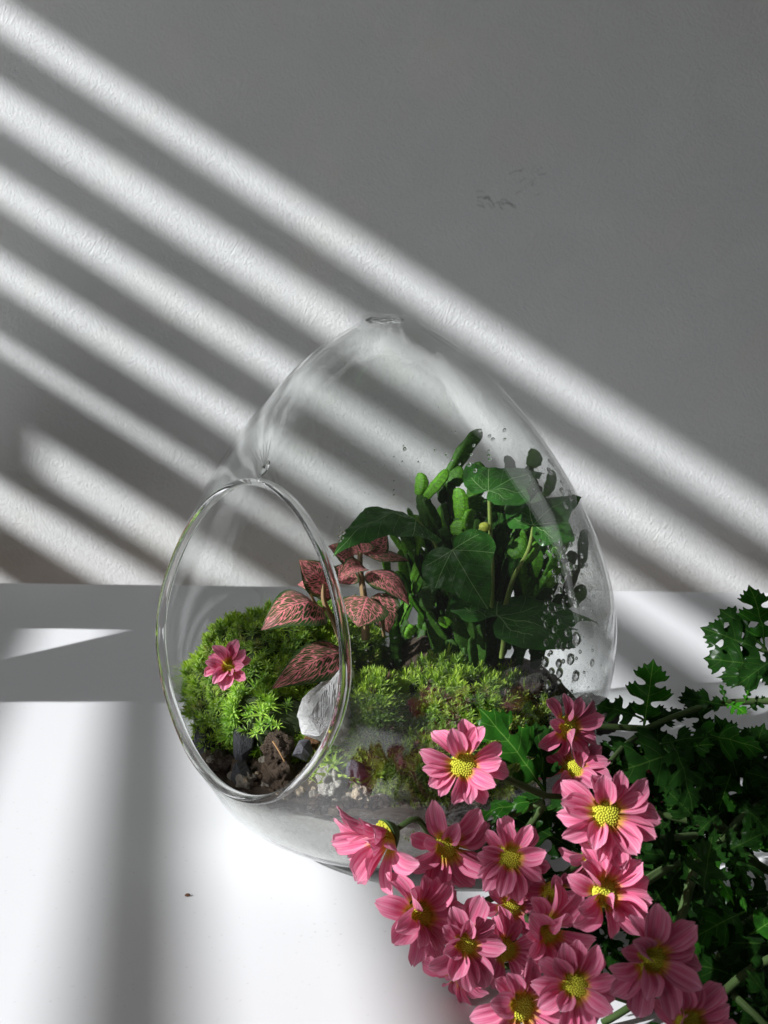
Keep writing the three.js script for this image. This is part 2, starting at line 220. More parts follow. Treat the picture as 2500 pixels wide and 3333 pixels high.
{ // water drops
  const water = phy({ color: 0xffffff, transmission: 1, thickness: 0.002, roughness: 0, ior: 1.33 });
  const geos = [1, 2, 3].map((k) => { const g = new THREE.SphereGeometry(1, 14, 10), p = g.attributes.position; for (let i = 0; i < p.count; i++) { const s = 1 + 0.16 * N3(p.getX(i) * 1.2 + k * 9, p.getY(i) * 1.2, 3); p.setXYZ(i, p.getX(i) * s, p.getY(i) * s - 0.12 * abs(p.getX(i)), p.getZ(i)); } g.computeVertexNormals(); return g; });
  let n = 0;
  const drop = (px, py, w, h) => { const q = glassHit(px, py); if (!q || inOpening(q.p, -0.004)) return; const k = q.p.distanceTo(camera.position) / FOCAL, m = mesh('water_drop', geos[n++ % 3], water, terrarium), nn = glassNormal(q.th, q.y); const f = 1 / max(0.35, abs(nn.dot(ray(px, py).normalize()))); m.position.copy(onGlass(q.th, q.y, -0.0019)); m.lookAt(m.position.clone().sub(nn)); m.scale.set(min(h, w * f) / 2 * k, h / 2 * k, w / 2 * 0.6 * k + 0.0003); };
  const L = [475, 260, 40, 90, 695, 722, 50, 95, 752, 832, 55, 90, 660, 1140, 70, 85, 757, 1197, 75, 150, 437, 1240, 45, 75, 560, 1275, 45, 75, 615, 1282, 35, 95, 680, 1265, 50, 85, 490, 1342, 40, 50, 695, 1412, 65, 125, 573, 1455, 60, 90, 427, 1440, 70, 120, 497, 1540, 65, 80, 580, 1555, 60, 110, 750, 1585, 60, 120, 575, 1650, 50, 60, 455, 1680, 45, 110, 525, 1100, 50, 80, 570, 1015, 40, 80, 433, 1050, 35, 80, 470, 890, 35, 60];
  const L2 = [540, 885, 30, 70, 595, 575, 65, 110, 680, 440, 60, 105, 735, 450, 45, 70, 580, 420, 45, 70, 585, 690, 40, 80, 510, 755, 30, 50, 920, 1450, 35, 80, 855, 430, 30, 60, 812, 330, 25, 60, 515, 500, 35, 50, 640, 260, 40, 60, 585, 200, 40, 60, 695, 210, 35, 60, 620, 340, 40, 50, 520, 330, 35, 50, 700, 520, 35, 50, 545, 590, 28, 44, 640, 690, 26, 44, 620, 830, 28, 50];
  const all = [...L, ...L2]; for (let i = 0; i < all.length; i += 4) drop(1650 + all[i] / 3.16, 1700 + all[i + 1] / 3.16, all[i + 2] / 3.16, all[i + 3] / 3.16);
  const r = rng(12);
  for (let i = 0; i < 70; i++) { const t = r(), s = 4 + r() * 7; drop(lerp(1770, 1985, r()), lerp(1720, 2330, t), s * 0.8, s * 1.4); }
  for (let i = 0; i < 34; i++) { const t = r(), s = 6 + r() * 9; drop(lerp(1780, 1880, t) + (r() - 0.5) * 60, lerp(1390, 1640, t) + (r() - 0.5) * 50, s * 0.8, s * 2); }
  for (let i = 0; i < 22; i++) { const s = 6 + r() * 9; drop(lerp(1310, 1660, r()), lerp(1385, 1560, r()), s * 1.5, s * 0.9); }
  for (let i = 0; i < 9; i++) { const s = 5 + r() * 7; drop(1095 + r() * 25, lerp(1710, 1760, r()), s, s * 1.2); }
  for (const [x, y, s] of [[1108, 1820, 20], [965, 1870, 14], [975, 1890, 12], [1283, 1480, 6], [1283, 1560, 7], [1283, 1590, 8], [1283, 1606, 8]]) drop(x, y, s, s);
}

// ------------------------------------------------------------------ ground inside the glass
const noisy = (g, amp, f, seed = 0) => { const p = g.attributes.position, q = new THREE.Vector3(); for (let i = 0; i < p.count; i++) { q.fromBufferAttribute(p, i); const l = q.length() || 1e-9, k = 1 + amp * fbm(q.x * f + seed, q.y * f, q.z * f, 4) * 2; q.multiplyScalar(k); p.setXYZ(i, q.x, q.y, q.z); } g.computeVertexNormals(); return g; };
const grain = (seed, f) => tex(256, 256, (u, v) => 0.5 + 0.9 * fbm(u * f, v * f, seed, 4));
const earthBump = grain(3, 40), sandMap = tex(512, 512, (u, v) => { const a = N3(u * 190, v * 190, 1), b = N3(u * 90, v * 90, 6), k = 0.88 + a * 0.08 + b * 0.05; return [k, k * 0.985, k * 0.96]; }, true);
{
  const top = (x, z) => 0.043 + 0.004 * fbm(x * 60, z * 60, 2, 3);
  const bed = grid(96, 26, (u, v) => { const th = 2 * PI * u; if (v < 0.6) { const y = lerp(0.0034, 0.043, v / 0.6), rr = R(y) - 0.0028 - 0.0006 * abs(fbm(th * 20, y * 600, 3, 2)); return V(cos(th) * rr, y, sin(th) * rr); } const k = 1 - (v - 0.6) / 0.4, rr = (R(0.043) - 0.0028) * k, x = cos(th) * rr, z = sin(th) * rr; return V(x, lerp(top(x, z), 0.043, smooth(0.9, 1, k)), z); });
  const uv = bed.attributes.uv; for (let i = 0; i < uv.count; i++) uv.setXY(i, uv.getX(i) * 8, uv.getY(i) * 1.6);
  tag(mesh('gravel_bed', bed, std({ color: lin(0.6, 0.61, 0.6), map: sandMap, roughness: 1, bumpMap: earthBump, bumpScale: 0.0002 })), 'grey gravel filling the bottom of the terrarium', null, null, 'stuff');
  const soil = grid(80, 20, (u, v) => { const th = 2 * PI * u, k = v, rr = (R(0.047) - 0.0026) * k, x = cos(th) * rr, z = sin(th) * rr; return V(x, lerp(0.053, 0.0462, k ** 4) + 0.008 * fbm(x * 90, z * 90, 7, 4) + 0.03 * exp(-((x - 0.025) ** 2 + (z + 0.03) ** 2) / 0.0018) + 0.009 * smooth(0.045, 0.08, x) * smooth(0.06, 0.03, z), z); });
  tag(mesh('soil', soil, std({ color: lin(0.045, 0.03, 0.02), roughness: 1, bumpMap: earthBump, bumpScale: 0.001, side: THREE.DoubleSide })), 'dark brown potting soil under the moss in the terrarium', null, null, 'stuff');
}
{ // crumbs of soil and grit on it
  const r = rng(404), gs = [1, 2, 3].map((k) => noisy(new THREE.IcosahedronGeometry(1, 3), 0.4, 1.7, k * 5)), ms = [lin(0.07, 0.046, 0.028), lin(0.3, 0.24, 0.17), lin(0.17, 0.15, 0.125)].map((c) => std({ color: c, roughness: 1 })), m4 = new THREE.Matrix4(), q = new THREE.Quaternion();
  const heap = new THREE.Group(); heap.name = 'soil_crumbs'; scene.add(heap); tag(heap, 'loose crumbs of soil and grit lying on the soil in the terrarium', null, null, 'stuff');
  gs.forEach((g, k) => { const im = new THREE.InstancedMesh(g, ms[k], 260); for (let i = 0; i < 260; i++) { const a = r() * 6.283, d = sqrt(0.3 + 0.7 * r()) * (R(0.048) - 0.006), sc = 0.0012 + r() * r() * 0.0042; im.setMatrixAt(i, m4.compose(V(cos(a) * d, 0.0455 + r() * 0.005, sin(a) * d), q.setFromEuler(new THREE.Euler(r() * 6, r() * 6, r() * 6)), V(sc, sc * 0.8, sc))); } im.name = 'crumbs'; im.userData.kind = 'stuff'; im.castShadow = im.receiveShadow = true; heap.add(im); });
}
const stoneMat = (r, g, b) => std({ color: lin(r, g, b), roughness: 0.9, bumpMap: earthBump, bumpScale: 0.0012 });
function rock(name, label, cat, at, size, mat, seed, amp = 0.22, group, flat = false) {
  const r = rng(seed), pts = []; let g;
  if (flat) { for (let i = 0; i < 26; i++) { const q = V(r() - 0.5, r() - 0.5, r() - 0.5).normalize(); pts.push(q.multiplyScalar(0.8 + r() * 0.3)); } g = mergeVertices(new ConvexGeometry(pts)); g = toCreasedNormals(new TessellateModifier(0.35, 4).modify(g.toNonIndexed()), 0.4); }
  else { g = noisy(mergeVertices(new THREE.IcosahedronGeometry(1, 14).deleteAttribute('uv').deleteAttribute('normal')), amp, 1.6, seed * 3.1); }
  const p = g.attributes.position, uv = []; for (let i = 0; i < p.count; i++) uv.push(p.getX(i) * 0.4 + p.getZ(i) * 0.3, p.getY(i) * 0.4 + p.getZ(i) * 0.2); g.setAttribute('uv', new THREE.Float32BufferAttribute(uv, 2));
  const m = mesh(name, g, mat); m.position.copy(at); m.scale.set(...size); m.rotation.set(r() * 0.6 - 0.3, r() * 6, r() * 0.6 - 0.3); return tag(m, label, cat, group);
}
{
  const coal = stoneMat(0.055, 0.056, 0.064), slate = stoneMat(0.13, 0.13, 0.15), lump = stoneMat(0.065, 0.042, 0.026), tan = stoneMat(0.34, 0.28, 0.21), pale = stoneMat(0.3, 0.28, 0.25);
  rock('stone', 'tall black stone at the left edge below the moss with the flower', 'stone', P(662, 2410, 0.028), [0.0055, 0.0105, 0.006], coal, 11, 0.2, null, true);
  rock('stone', 'dark grey slab of stone standing below the middle of the left moss', 'stone', P(795, 2425, 0.046), [0.0058, 0.0095, 0.006], coal, 12, 0.2, null, true);
  rock('stone', 'black stone lowest in front behind the rim of the opening', 'stone', P(800, 2535, 0.058), [0.0065, 0.009, 0.007], coal, 13, 0.2, null, true);
  rock('stone', 'slate grey pebble standing below the white quartz', 'stone', P(985, 2440, 0.062), [0.0042, 0.0064, 0.0045], slate, 14, 0.2, null, true);
  rock('soil_lump', 'brown lump of soil carrying a dry needle', 'soil lump', P(905, 2440, 0.056), [0.0066, 0.0075, 0.0065], lump, 21, 0.35);
  rock('soil_lump', 'rounded brown lump of soil at the bottom of the opening', 'soil lump', P(915, 2535, 0.062), [0.0085, 0.007, 0.007], lump, 22, 0.35);
  rock('soil_lump', 'small rusty brown lump of soil right under the quartz', 'soil lump', P(1030, 2410, 0.055), [0.0045, 0.004, 0.0045], stoneMat(0.16, 0.08, 0.03), 23, 0.35);
  rock('soil_lump', 'dark crumbly lump of soil between the two left black stones', 'soil lump', P(725, 2495, 0.042), [0.0075, 0.0065, 0.007], stoneMat(0.05, 0.035, 0.025), 24, 0.35);
  rock('porous_stone', 'pale porous stone behind the foggy glass under the pointed end of the quartz', 'stone', P(1165, 2600, 0.077), [0.0078, 0.0062, 0.006], tan, 31, 0.45);
  rock('porous_stone', 'long greyish porous stone nearest the right foot of the rim', 'stone', P(1080, 2545, 0.072), [0.011, 0.0065, 0.006], pale, 32, 0.5);
  rock('porous_stone', 'small dull porous stone lowest behind the foggy glass', 'stone', P(1055, 2630, 0.078), [0.007, 0.005, 0.005], tan, 33, 0.5);
  rock('porous_stone', 'grey upright stone between the moss tuft and the pale stone', 'stone', P(1155, 2515, 0.074), [0.0036, 0.006, 0.004], slate, 34, 0.3);
  rock('porous_stone', 'brownish stone leftmost behind the foggy glass', 'stone', P(965, 2625, 0.074), [0.007, 0.005, 0.005], stoneMat(0.2, 0.16, 0.12), 35, 0.45);
  rock('porous_stone', 'brown stone at the foot of the right moss beside the flowers', 'stone', P(1335, 2640, 0.082), [0.008, 0.006, 0.006], stoneMat(0.13, 0.1, 0.075), 36, 0.45);
  for (const [x, y, z, s, l] of [[1745, 2240, 0.02, 0.008, 'dark stone under the lowest ivy leaf by the beaded glass'], [1830, 2330, 0.03, 0.0105, 'dark stone at the right wall of the glass behind the top flower'], [1930, 2330, 0.02, 0.011, 'rightmost dark stone in the terrarium near its right wall']]) rock('stone', l, 'stone', P(x, y, z), [s, s * 0.75, s], stoneMat(0.035, 0.032, 0.026), x, 0.35);
  const needle = mesh('dry_needle', bentTube([P(888, 2412, 0.065), P(906, 2440, 0.066), P(926, 2478, 0.067)], 0.00045, 0.0003, 10, 6), std({ color: lin(0.45, 0.26, 0.12), roughness: 0.7 })); tag(needle, 'thin straw coloured dry needle lying on the brown soil lump', 'dry needle');
  const crumb = mesh('crumb', noisy(new THREE.IcosahedronGeometry(1, 4), 0.4, 1.3, 3), std({ color: lin(0.12, 0.055, 0.03), roughness: 0.9 })); crumb.position.copy(onTable(611, 2913, 0.0006)); crumb.scale.set(0.0011, 0.0006, 0.0007); tag(crumb, 'tiny brown crumb lying on the white table left of the glass', 'crumb');
}
{ // quartz
  const r = rng(19), c = P(1045, 2320, 0.06), pts = [P(1146, 2152, 0.052), P(1170, 2300, 0.056), P(1185, 2400, 0.058), P(1160, 2440, 0.06), P(1075, 2425, 0.07), P(985, 2390, 0.064), P(962, 2330, 0.058), P(985, 2275, 0.05), P(1035, 2225, 0.048), P(1060, 2240, 0.068), P(1010, 2330, 0.078), P(1090, 2340, 0.08), P(1040, 2400, 0.078), P(1110, 2230, 0.064), P(1050, 2400, 0.03), P(1150, 2400, 0.03), P(1120, 2230, 0.036), P(1000, 2350, 0.035)];
  let g = new TessellateModifier(0.0062, 8).modify(mergeVertices(new ConvexGeometry(pts)).toNonIndexed());
  g.deleteAttribute('normal'); g.deleteAttribute('uv'); g = mergeVertices(g, 1e-6);
  const p = g.attributes.position, uv = []; for (let i = 0; i < p.count; i++) { const q = V(p.getX(i), p.getY(i), p.getZ(i)), o = q.clone().sub(c).normalize(), h = rng(i * 977 + 5); uv.push(q.x * 40, q.y * 40 + q.z * 30); q.addScaledVector(o, -0.0016 * h() * h()).add(V(h() - 0.5, h() - 0.5, h() - 0.5).multiplyScalar(0.0008)); p.setXYZ(i, q.x, q.y, q.z); }
  g.setAttribute('uv', new THREE.Float32BufferAttribute(uv, 2)); g = g.toNonIndexed(); g.computeVertexNormals();
  const m = mesh('quartz', g, phy({ color: lin(0.95, 0.95, 0.95), roughness: 0.28, transmission: 0.25, thickness: 0.02, ior: 1.54, bumpMap: earthBump, bumpScale: 0.0012, attenuationColor: lin(0.93, 0.92, 0.95), attenuationDistance: 0.02 }));
  tag(m, 'white pointed piece of rough quartz between the two moss cushions', 'quartz');
}

// ------------------------------------------------------------------ moss
function shootGeo(seed, blades, len, tall) {
  const r = rng(seed), pos = [], idx = [];
  for (let b = 0; b < blades; b++) {
    const k = b / blades, a = b * 2.4 + r() * 0.5, el = lerp(0.15, 1.35, k) + (r() - 0.5) * 0.3, L = len * lerp(1, 0.75, k) * (0.75 + r() * 0.5), w = len * 0.062 * (0.8 + r() * 0.5), y0 = tall * k;
    const d = V(cos(a) * cos(el), sin(el), sin(a) * cos(el)), s = V(-sin(a), 0, cos(a)), n = pos.length / 3, pt = (t, q, dr) => { const v = V(0, y0, 0).addScaledVector(d, L * t).addScaledVector(s, q * w); v.y -= dr * L; pos.push(v.x, v.y, v.z); };
    pt(0, -0.7, 0); pt(0, 0.7, 0); pt(0.5, -1, -0.03); pt(0.5, 1, -0.03); pt(1, 0, 0.12);
    idx.push(n, n + 1, n + 2, n + 1, n + 3, n + 2, n + 2, n + 3, n + 4);
  }
  const g = new THREE.BufferGeometry(); g.setAttribute('position', new THREE.Float32BufferAttribute(pos, 3)); g.setIndex(idx); g.computeVertexNormals(); return g;
}
const mossMat = phy({ color: 0xffffff, roughness: 0.92, transmission: 0.4, thickness: 0, side: THREE.DoubleSide, clearcoat: 0.25, clearcoatRoughness: 0.45 });
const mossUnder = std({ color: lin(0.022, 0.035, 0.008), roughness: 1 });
function moss(label, balls, count, seed, len, keep, tint) {
  const t = thing('moss_cushion', label, 'moss'), r = rng(seed);
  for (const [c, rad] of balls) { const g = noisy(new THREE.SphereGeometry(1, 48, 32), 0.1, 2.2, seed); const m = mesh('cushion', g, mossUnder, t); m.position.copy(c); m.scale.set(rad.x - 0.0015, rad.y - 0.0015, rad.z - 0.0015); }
  const geos = [shootGeo(seed + 1, 22, len, len * 0.7), shootGeo(seed + 2, 26, len * 0.9, len * 0.9), shootGeo(seed + 3, 18, len * 1.15, len * 0.6)], list = [[], [], []], up = V(0, 1, 0), q = new THREE.Quaternion(), m4 = new THREE.Matrix4();
  let made = 0;
  for (let tries = 0; made < count && tries < count * 30; tries++) {
    const [c, rad] = balls[floor(r() * balls.length)], a = r() * 2 * PI, y = -0.75 + 1.75 * r(), h = sqrt(1 - y * y), n = V(cos(a) * h / rad.x, y / rad.y, sin(a) * h / rad.z).normalize();
    const s = 1 + 0.1 * 2 * fbm(cos(a) * h * 2.2 + seed, y * 2.2, sin(a) * h * 2.2, 4), p = V(c.x + cos(a) * h * rad.x * s, c.y + y * rad.y * s, c.z + sin(a) * h * rad.z * s);
    if (!keep(p) || hypot(p.x, p.z) > R(p.y) - 0.006 || inOpening(p, -0.012)) continue;
    if (balls.some(([c2, r2]) => c2 !== c && ((p.x - c2.x) / r2.x) ** 2 + ((p.y - c2.y) / r2.y) ** 2 + ((p.z - c2.z) / r2.z) ** 2 < 0.9)) continue;
    const dir = n.clone().lerp(up, 0.35).add(V(r() - 0.5, r() - 0.5, r() - 0.5).multiplyScalar(0.7)).normalize(); q.setFromUnitVectors(up, dir);
    const sc = 0.65 + r() * 0.6 + 0.5 * max(0, N3(p.x * 140, p.y * 140, p.z * 140));
    list[floor(r() * 3)].push([m4.compose(p, q.clone().multiply(new THREE.Quaternion().setFromAxisAngle(up, r() * 6.3)), V(sc, sc, sc)).clone(), tint(p, r)]); made++;
  }
  geos.forEach((g, k) => { const im = new THREE.InstancedMesh(g, mossMat, list[k].length); list[k].forEach(([m, c], i) => { im.setMatrixAt(i, m); im.setColorAt(i, c); }); im.name = 'shoots'; im.userData.kind = 'stuff'; im.castShadow = im.receiveShadow = true; t.add(im); });
  return t;
}
const green = (p, r) => { const k = 0.5 + 0.9 * N3(p.x * 60, p.y * 60, p.z * 60) + (r() - 0.5) * 0.6, c = lin(0.13, 0.28, 0.01).lerp(lin(0.42, 0.6, 0.03), clamp(k)); if (r() < 0.05) c.lerp(lin(0.3, 0.26, 0.06), 0.6); return c; };
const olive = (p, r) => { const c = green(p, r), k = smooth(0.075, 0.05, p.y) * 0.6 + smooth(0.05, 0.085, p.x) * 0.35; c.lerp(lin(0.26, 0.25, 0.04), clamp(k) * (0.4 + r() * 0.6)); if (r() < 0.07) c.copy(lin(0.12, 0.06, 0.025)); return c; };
moss('bright green moss cushion at the left behind the opening, carrying a small pink flower', [[V(-0.056, 0.055, -0.002), V(0.041, 0.047, 0.04)], [V(-0.032, 0.062, -0.022), V(0.03, 0.036, 0.03)], [V(-0.04, 0.05, 0.025), V(0.022, 0.02, 0.024)]], 3600, 41, 0.0042, (p) => p.y > 0.046, green);
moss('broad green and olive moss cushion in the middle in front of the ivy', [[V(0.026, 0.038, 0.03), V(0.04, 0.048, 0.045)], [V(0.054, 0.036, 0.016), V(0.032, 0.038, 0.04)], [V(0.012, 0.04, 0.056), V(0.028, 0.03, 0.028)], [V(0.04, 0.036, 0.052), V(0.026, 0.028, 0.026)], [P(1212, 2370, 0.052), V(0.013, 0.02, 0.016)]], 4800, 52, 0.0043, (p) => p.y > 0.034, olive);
{ // a loose tuft of starry shoots in front, pressed at the foggy glass
  const tuft = moss('loose tuft of star shaped moss at the foggy glass right of the rim', [[P(1135, 2500, 0.062), V(0.011, 0.012, 0.008)], [P(1225, 2530, 0.064), V(0.01, 0.013, 0.008)]], 60, 63, 0.0075, (p) => p.y > 0.03, green);
  const t2 = moss('tuft of large bright starry moss shoots left of the quartz', [[P(915, 2360, 0.042), V(0.016, 0.014, 0.01)], [P(830, 2330, 0.036), V(0.012, 0.012, 0.008)]], 80, 64, 0.0052, (p) => p.y > 0.03, (p, r) => lin(0.18, 0.4, 0.012).lerp(lin(0.38, 0.62, 0.04), r()));
}

// ------------------------------------------------------------------ leaves
// a leaf or petal as a sheet from base to tip: width(t), arch along normal, fold of its sides
function leafSheet({ base, tip, normal, width, shape, arch = 0, fold = 0, curl = 0, ripple = 0, nu = 10, nv = 18, seed = 0 }) {
  const L = base.distanceTo(tip), y = tip.clone().sub(base).normalize(), n = normal.clone().addScaledVector(y, -normal.dot(y)).normalize(), x = new THREE.Vector3().crossVectors(y, n);
  return grid(nu, nv, (u, v) => { const s = u * 2 - 1, w = width * shape(v) / 2, a = arch * L * 4 * v * (1 - v) + curl * L * v * v * v; return base.clone().addScaledVector(y, L * v).addScaledVector(x, s * w).addScaledVector(n, a + fold * abs(s) ** 1.3 * w + ripple * L * N3(s * 2.2 + seed, v * 5, seed)); });
}
const ovate = (t) => max(0.02, (sin(PI * t ** 0.72)) ** 0.85 * (1 - 0.15 * t));
const veinField = (u, v, seed) => { // net veins: distance between the two nearest cells
  const X = u * 6.5, Y = v * 17 - abs(u - 0.5) * 15; let f1 = 9, f2 = 9; const ix = floor(X), iy = floor(Y);
  for (let j = -1; j <= 1; j++) for (let i = -1; i <= 1; i++) { const h = rng((ix + i + 60) * 7919 + (iy + j + 60) * 104729 + seed), d = hypot((ix + i + 0.15 + h() * 0.7 - X) * 0.75, iy + j + 0.15 + h() * 0.7 - Y); if (d < f1) { f2 = f1; f1 = d; } else if (d < f2) f2 = d; }
  return f2 - f1;
};
const fittoniaMap = (pink) => tex(256, 512, (u, v) => {
  const e = veinField(u + 0.012 * N3(u * 20, v * 20, 3), v, 5), s = abs(u - 0.5), edge = smooth(0.36, 0.5, s), mid = smooth(0.035, 0.012, s * (1 + v)), side = smooth(0.1, 0.02, abs(((v * 7.5 - s * 6) % 1 + 1) % 1 - 0.5)) * (1 - edge) * 0.8;
  const k = clamp(max(mid, side, smooth(0.1 + 0.22 * pink, 0.02 + 0.12 * pink, e)) * (1 - edge * 0.95)), n = 0.9 + 0.25 * N3(u * 30, v * 30, 8);
  return [lerp(0.19, 0.98, k) * n, lerp(0.32, 0.56, k) * n, lerp(0.12, 0.6, k) * n];
}, true);
const leafPhys = (o) => phy({ roughness: 0.92, transmission: 0.22, thickness: 0, side: THREE.DoubleSide, specularIntensity: 0.35, clearcoat: 0.35, clearcoatRoughness: 0.35, ...o });
const fitMat = [leafPhys({ map: fittoniaMap(1) }), leafPhys({ map: fittoniaMap(0.55) })];
{
  const t = thing('nerve_plant', 'nerve plant with pink veined leaves, half seen through the rim of the opening', 'plant');
  const F = [ // base px, base z, tip px, tip z, width m, normal, arch, fold, material
    [1052, 1985, 0.03, 851, 2051, 0.05, 0.026, [-0.15, 0.7, 0.65], 0.3, -0.25, 1], [1128, 2120, 0.038, 887, 2240, 0.066, 0.021, [0.05, 0.6, 0.75], 0.16, -0.25, 1],
    [1080, 1915, 0.022, 974, 1822, 0.03, 0.018, [-0.3, 0.5, 0.8], 0.1, 0.1, 0], [1085, 1930, 0.016, 968, 1902, 0.02, 0.017, [-0.1, 0.85, 0.5], 0.15, -0.1, 0],
    [1154, 1824, 0.018, 1069, 1777, 0.022, 0.013, [-0.1, 0.75, 0.6], 0.15, -0.2, 0], [1185, 1805, 0.012, 1252, 1711, 0.006, 0.018, [0.3, 0.2, 0.9], 0.05, 0.1, 0],
    [1178, 1805, 0.012, 1165, 1750, 0.012, 0.014, [-0.2, 0.2, 0.95], 0.05, 0.1, 0], [1194, 1862, 0.022, 1332, 1970, 0.034, 0.017, [0.35, 0.75, 0.5], 0.2, -0.2, 0],
    [1200, 1805, 0.012, 1332, 1826, 0.008, 0.013, [0.1, 0.95, 0.25], 0.1, -0.2, 1], [1195, 1942, 0.028, 1165, 2040, 0.038, 0.024, [-0.05, 0.25, 0.95], 0.12, -0.2, 1],
    [1190, 1850, 0.024, 1105, 1880, 0.034, 0.012, [-0.1, 0.8, 0.6], 0.15, 0.4, 0], [1110, 1900, 0.022, 1130, 1832, 0.02, 0.016, [0.1, 0.3, 0.9], 0.05, 0.1, 0],
    [1215, 1870, 0.02, 1285, 1930, 0.026, 0.014, [0.3, 0.7, 0.6], 0.15, -0.2, 1], [1230, 1930, 0.006, 1265, 2060, 0.01, 0.018, [0.2, 0.2, 0.9], 0.1, 0, 1], [1110, 1960, 0.022, 1150, 1960, 0.03, 0.014, [0, 0.8, 0.6], 0.1, -0.2, 0]];
  F.forEach(([bx, by, bz, tx, ty, tz, w, n, arch, fold, k], i) => { const g = leafSheet({ base: P(bx, by, bz), tip: P(tx, ty, tz), normal: V(...n), width: w, shape: ovate, arch, fold, ripple: 0.02, seed: i * 3.3, nu: 14, nv: 24 }); mesh('leaf', g, fitMat[k], t); });
  const stemMat = leafPhys({ color: lin(0.3, 0.2, 0.1), transmission: 0.2 });
  const st = (a, r0 = 0.0016, r1 = 0.0011) => mesh('stem', bentTube(a, r0, r1, 16, 8), stemMat, t);
  st([P(1130, 2140, 0.03), P(1090, 2030, 0.028), P(1056, 1960, 0.028), P(1052, 1900, 0.026)]); st([P(1190, 2080, 0.022), P(1185, 1950, 0.022), P(1172, 1850, 0.018), P(1172, 1800, 0.014)], 0.002, 0.0012);
  st([P(1056, 1985, 0.028), P(1035, 1975, 0.031), P(1010, 1935, 0.034)], 0.0009, 0.0006); st([P(1090, 2030, 0.028), P(1110, 2080, 0.032), P(1128, 2120, 0.038)], 0.0009, 0.0007); st([P(1180, 1960, 0.02), P(1230, 1960, 0.016), P(1250, 2070, 0.012)], 0.0012, 0.0008);
}
// lobed leaves: an outline (half, mirrored), cut into small triangles and bent
function lobed(half, edge) {
  const s = new THREE.Shape(); const pts = [...half, ...half.slice(0, -1).reverse().map(([x, y]) => [-x, y])].filter(([x, y], i, a) => i === 0 || hypot(x - a[i - 1][0], y - a[i - 1][1]) > 1e-6);
  s.moveTo(pts[0][0], pts[0][1]); for (const q of pts.slice(1)) s.lineTo(q[0], q[1]);
  let g = new THREE.ShapeGeometry(s); g = new TessellateModifier(edge, 9).modify(g.toNonIndexed()); g.deleteAttribute('normal'); g.deleteAttribute('uv'); return mergeVertices(g, 1e-5);
}
function bendLobed(flat, { base, tip, normal, width = 1, arch = 0, fold = 0, curl = 0, ripple = 0.02, seed = 0, y0 = 0 }) {
  const g = flat.clone(), p = g.attributes.position, L = base.distanceTo(tip), y = tip.clone().sub(base).normalize(), n = normal.clone().addScaledVector(y, -normal.dot(y)).normalize(), x = new THREE.Vector3().crossVectors(y, n), uv = [];
  for (let i = 0; i < p.count; i++) { const a = p.getX(i), v = p.getY(i), q = base.clone().addScaledVector(y, L * v).addScaledVector(x, a * width * L).addScaledVector(n, L * (arch * 4 * v * (1 - v) + curl * v ** 3 + fold * abs(a) + ripple * N3(a * 5 + seed, v * 5, seed) + 0.006 * sin(abs(a) * 40 - v * 30) * min(1, abs(a) * 8))); p.setXYZ(i, q.x, q.y, q.z); uv.push(a + 0.5, v * 0.8 + 0.15); }
  g.setAttribute('uv', new THREE.Float32BufferAttribute(uv, 2)); g.computeVertexNormals(); return g;
}
const rounded = (half, k = 4) => { const c = new THREE.CatmullRomCurve3(half.map(([x, y]) => V(x, y, 0)), false, 'centripetal'); return c.getPoints((half.length - 1) * k).map((q, i, a) => [i === 0 || i === a.length - 1 ? 0 : max(0.0005, q.x), q.y]); };
const ivyFlat = lobed(rounded([[0, 0], [0.1, -0.13], [0.27, -0.14], [0.4, -0.04], [0.47, 0.12], [0.46, 0.27], [0.35, 0.4], [0.27, 0.52], [0.2, 0.68], [0.1, 0.86], [0, 1]]), 0.07);
const ivyFlat2 = lobed(rounded([[0, 0], [0.1, -0.12], [0.28, -0.16], [0.46, -0.06], [0.62, 0.14], [0.5, 0.24], [0.34, 0.34], [0.26, 0.5], [0.2, 0.68], [0.09, 0.86], [0, 1]]), 0.07);
const ivyMap = canvasTex(512, 512, (c, w, h) => {
  const id = c.createImageData(w, h); for (let j = 0; j < h; j++) for (let i = 0; i < w; i++) { const k = 1 + 0.35 * fbm(i / 60, j / 60, 3, 4) + 0.12 * N3(i / 5, j / 5, 8), o = (j * w + i) * 4; id.data[o] = 42 * k; id.data[o + 1] = 96 * k; id.data[o + 2] = 24 * k; id.data[o + 3] = 255; } c.putImageData(id, 0, 0);
  const X = (a) => (a + 0.5) * w, Y = (v) => h - (v * 0.8 + 0.15) * h, r = rng(3); c.lineCap = 'round';
  const vein = (a0, v0, a1, v1, lw, d) => { c.strokeStyle = `rgba(148,176,120,${0.34 + 0.13 * lw})`; c.lineWidth = lw; c.beginPath(); c.moveTo(X(a0), Y(v0)); const mx = (a0 + a1) / 2 + (r() - 0.5) * 0.04, my = (v0 + v1) / 2 + (r() - 0.5) * 0.04; c.quadraticCurveTo(X(mx), Y(my), X(a1), Y(v1)); c.stroke(); if (d > 0) for (let k = 1; k <= 4; k++) { const t = k / 5, px = lerp(a0, a1, t), py = lerp(v0, v1, t), an = atan2(v1 - v0, a1 - a0), l = hypot(a1 - a0, v1 - v0) * (0.42 - t * 0.16); for (const s of [-1, 1]) vein(px, py, px + cos(an + s * 0.75) * l, py + sin(an + s * 0.75) * l, lw * 0.45, d - 1); } };
  for (const [a, v] of [[0, 0.98], [0.4, 0.34], [-0.4, 0.34], [0.36, 0.0], [-0.36, 0.0]]) vein(0, 0, a, v, 4, 2);
});
const ivyMat = leafPhys({ map: ivyMap, transmission: 0.22, clearcoat: 0.35, clearcoatRoughness: 0.24 });
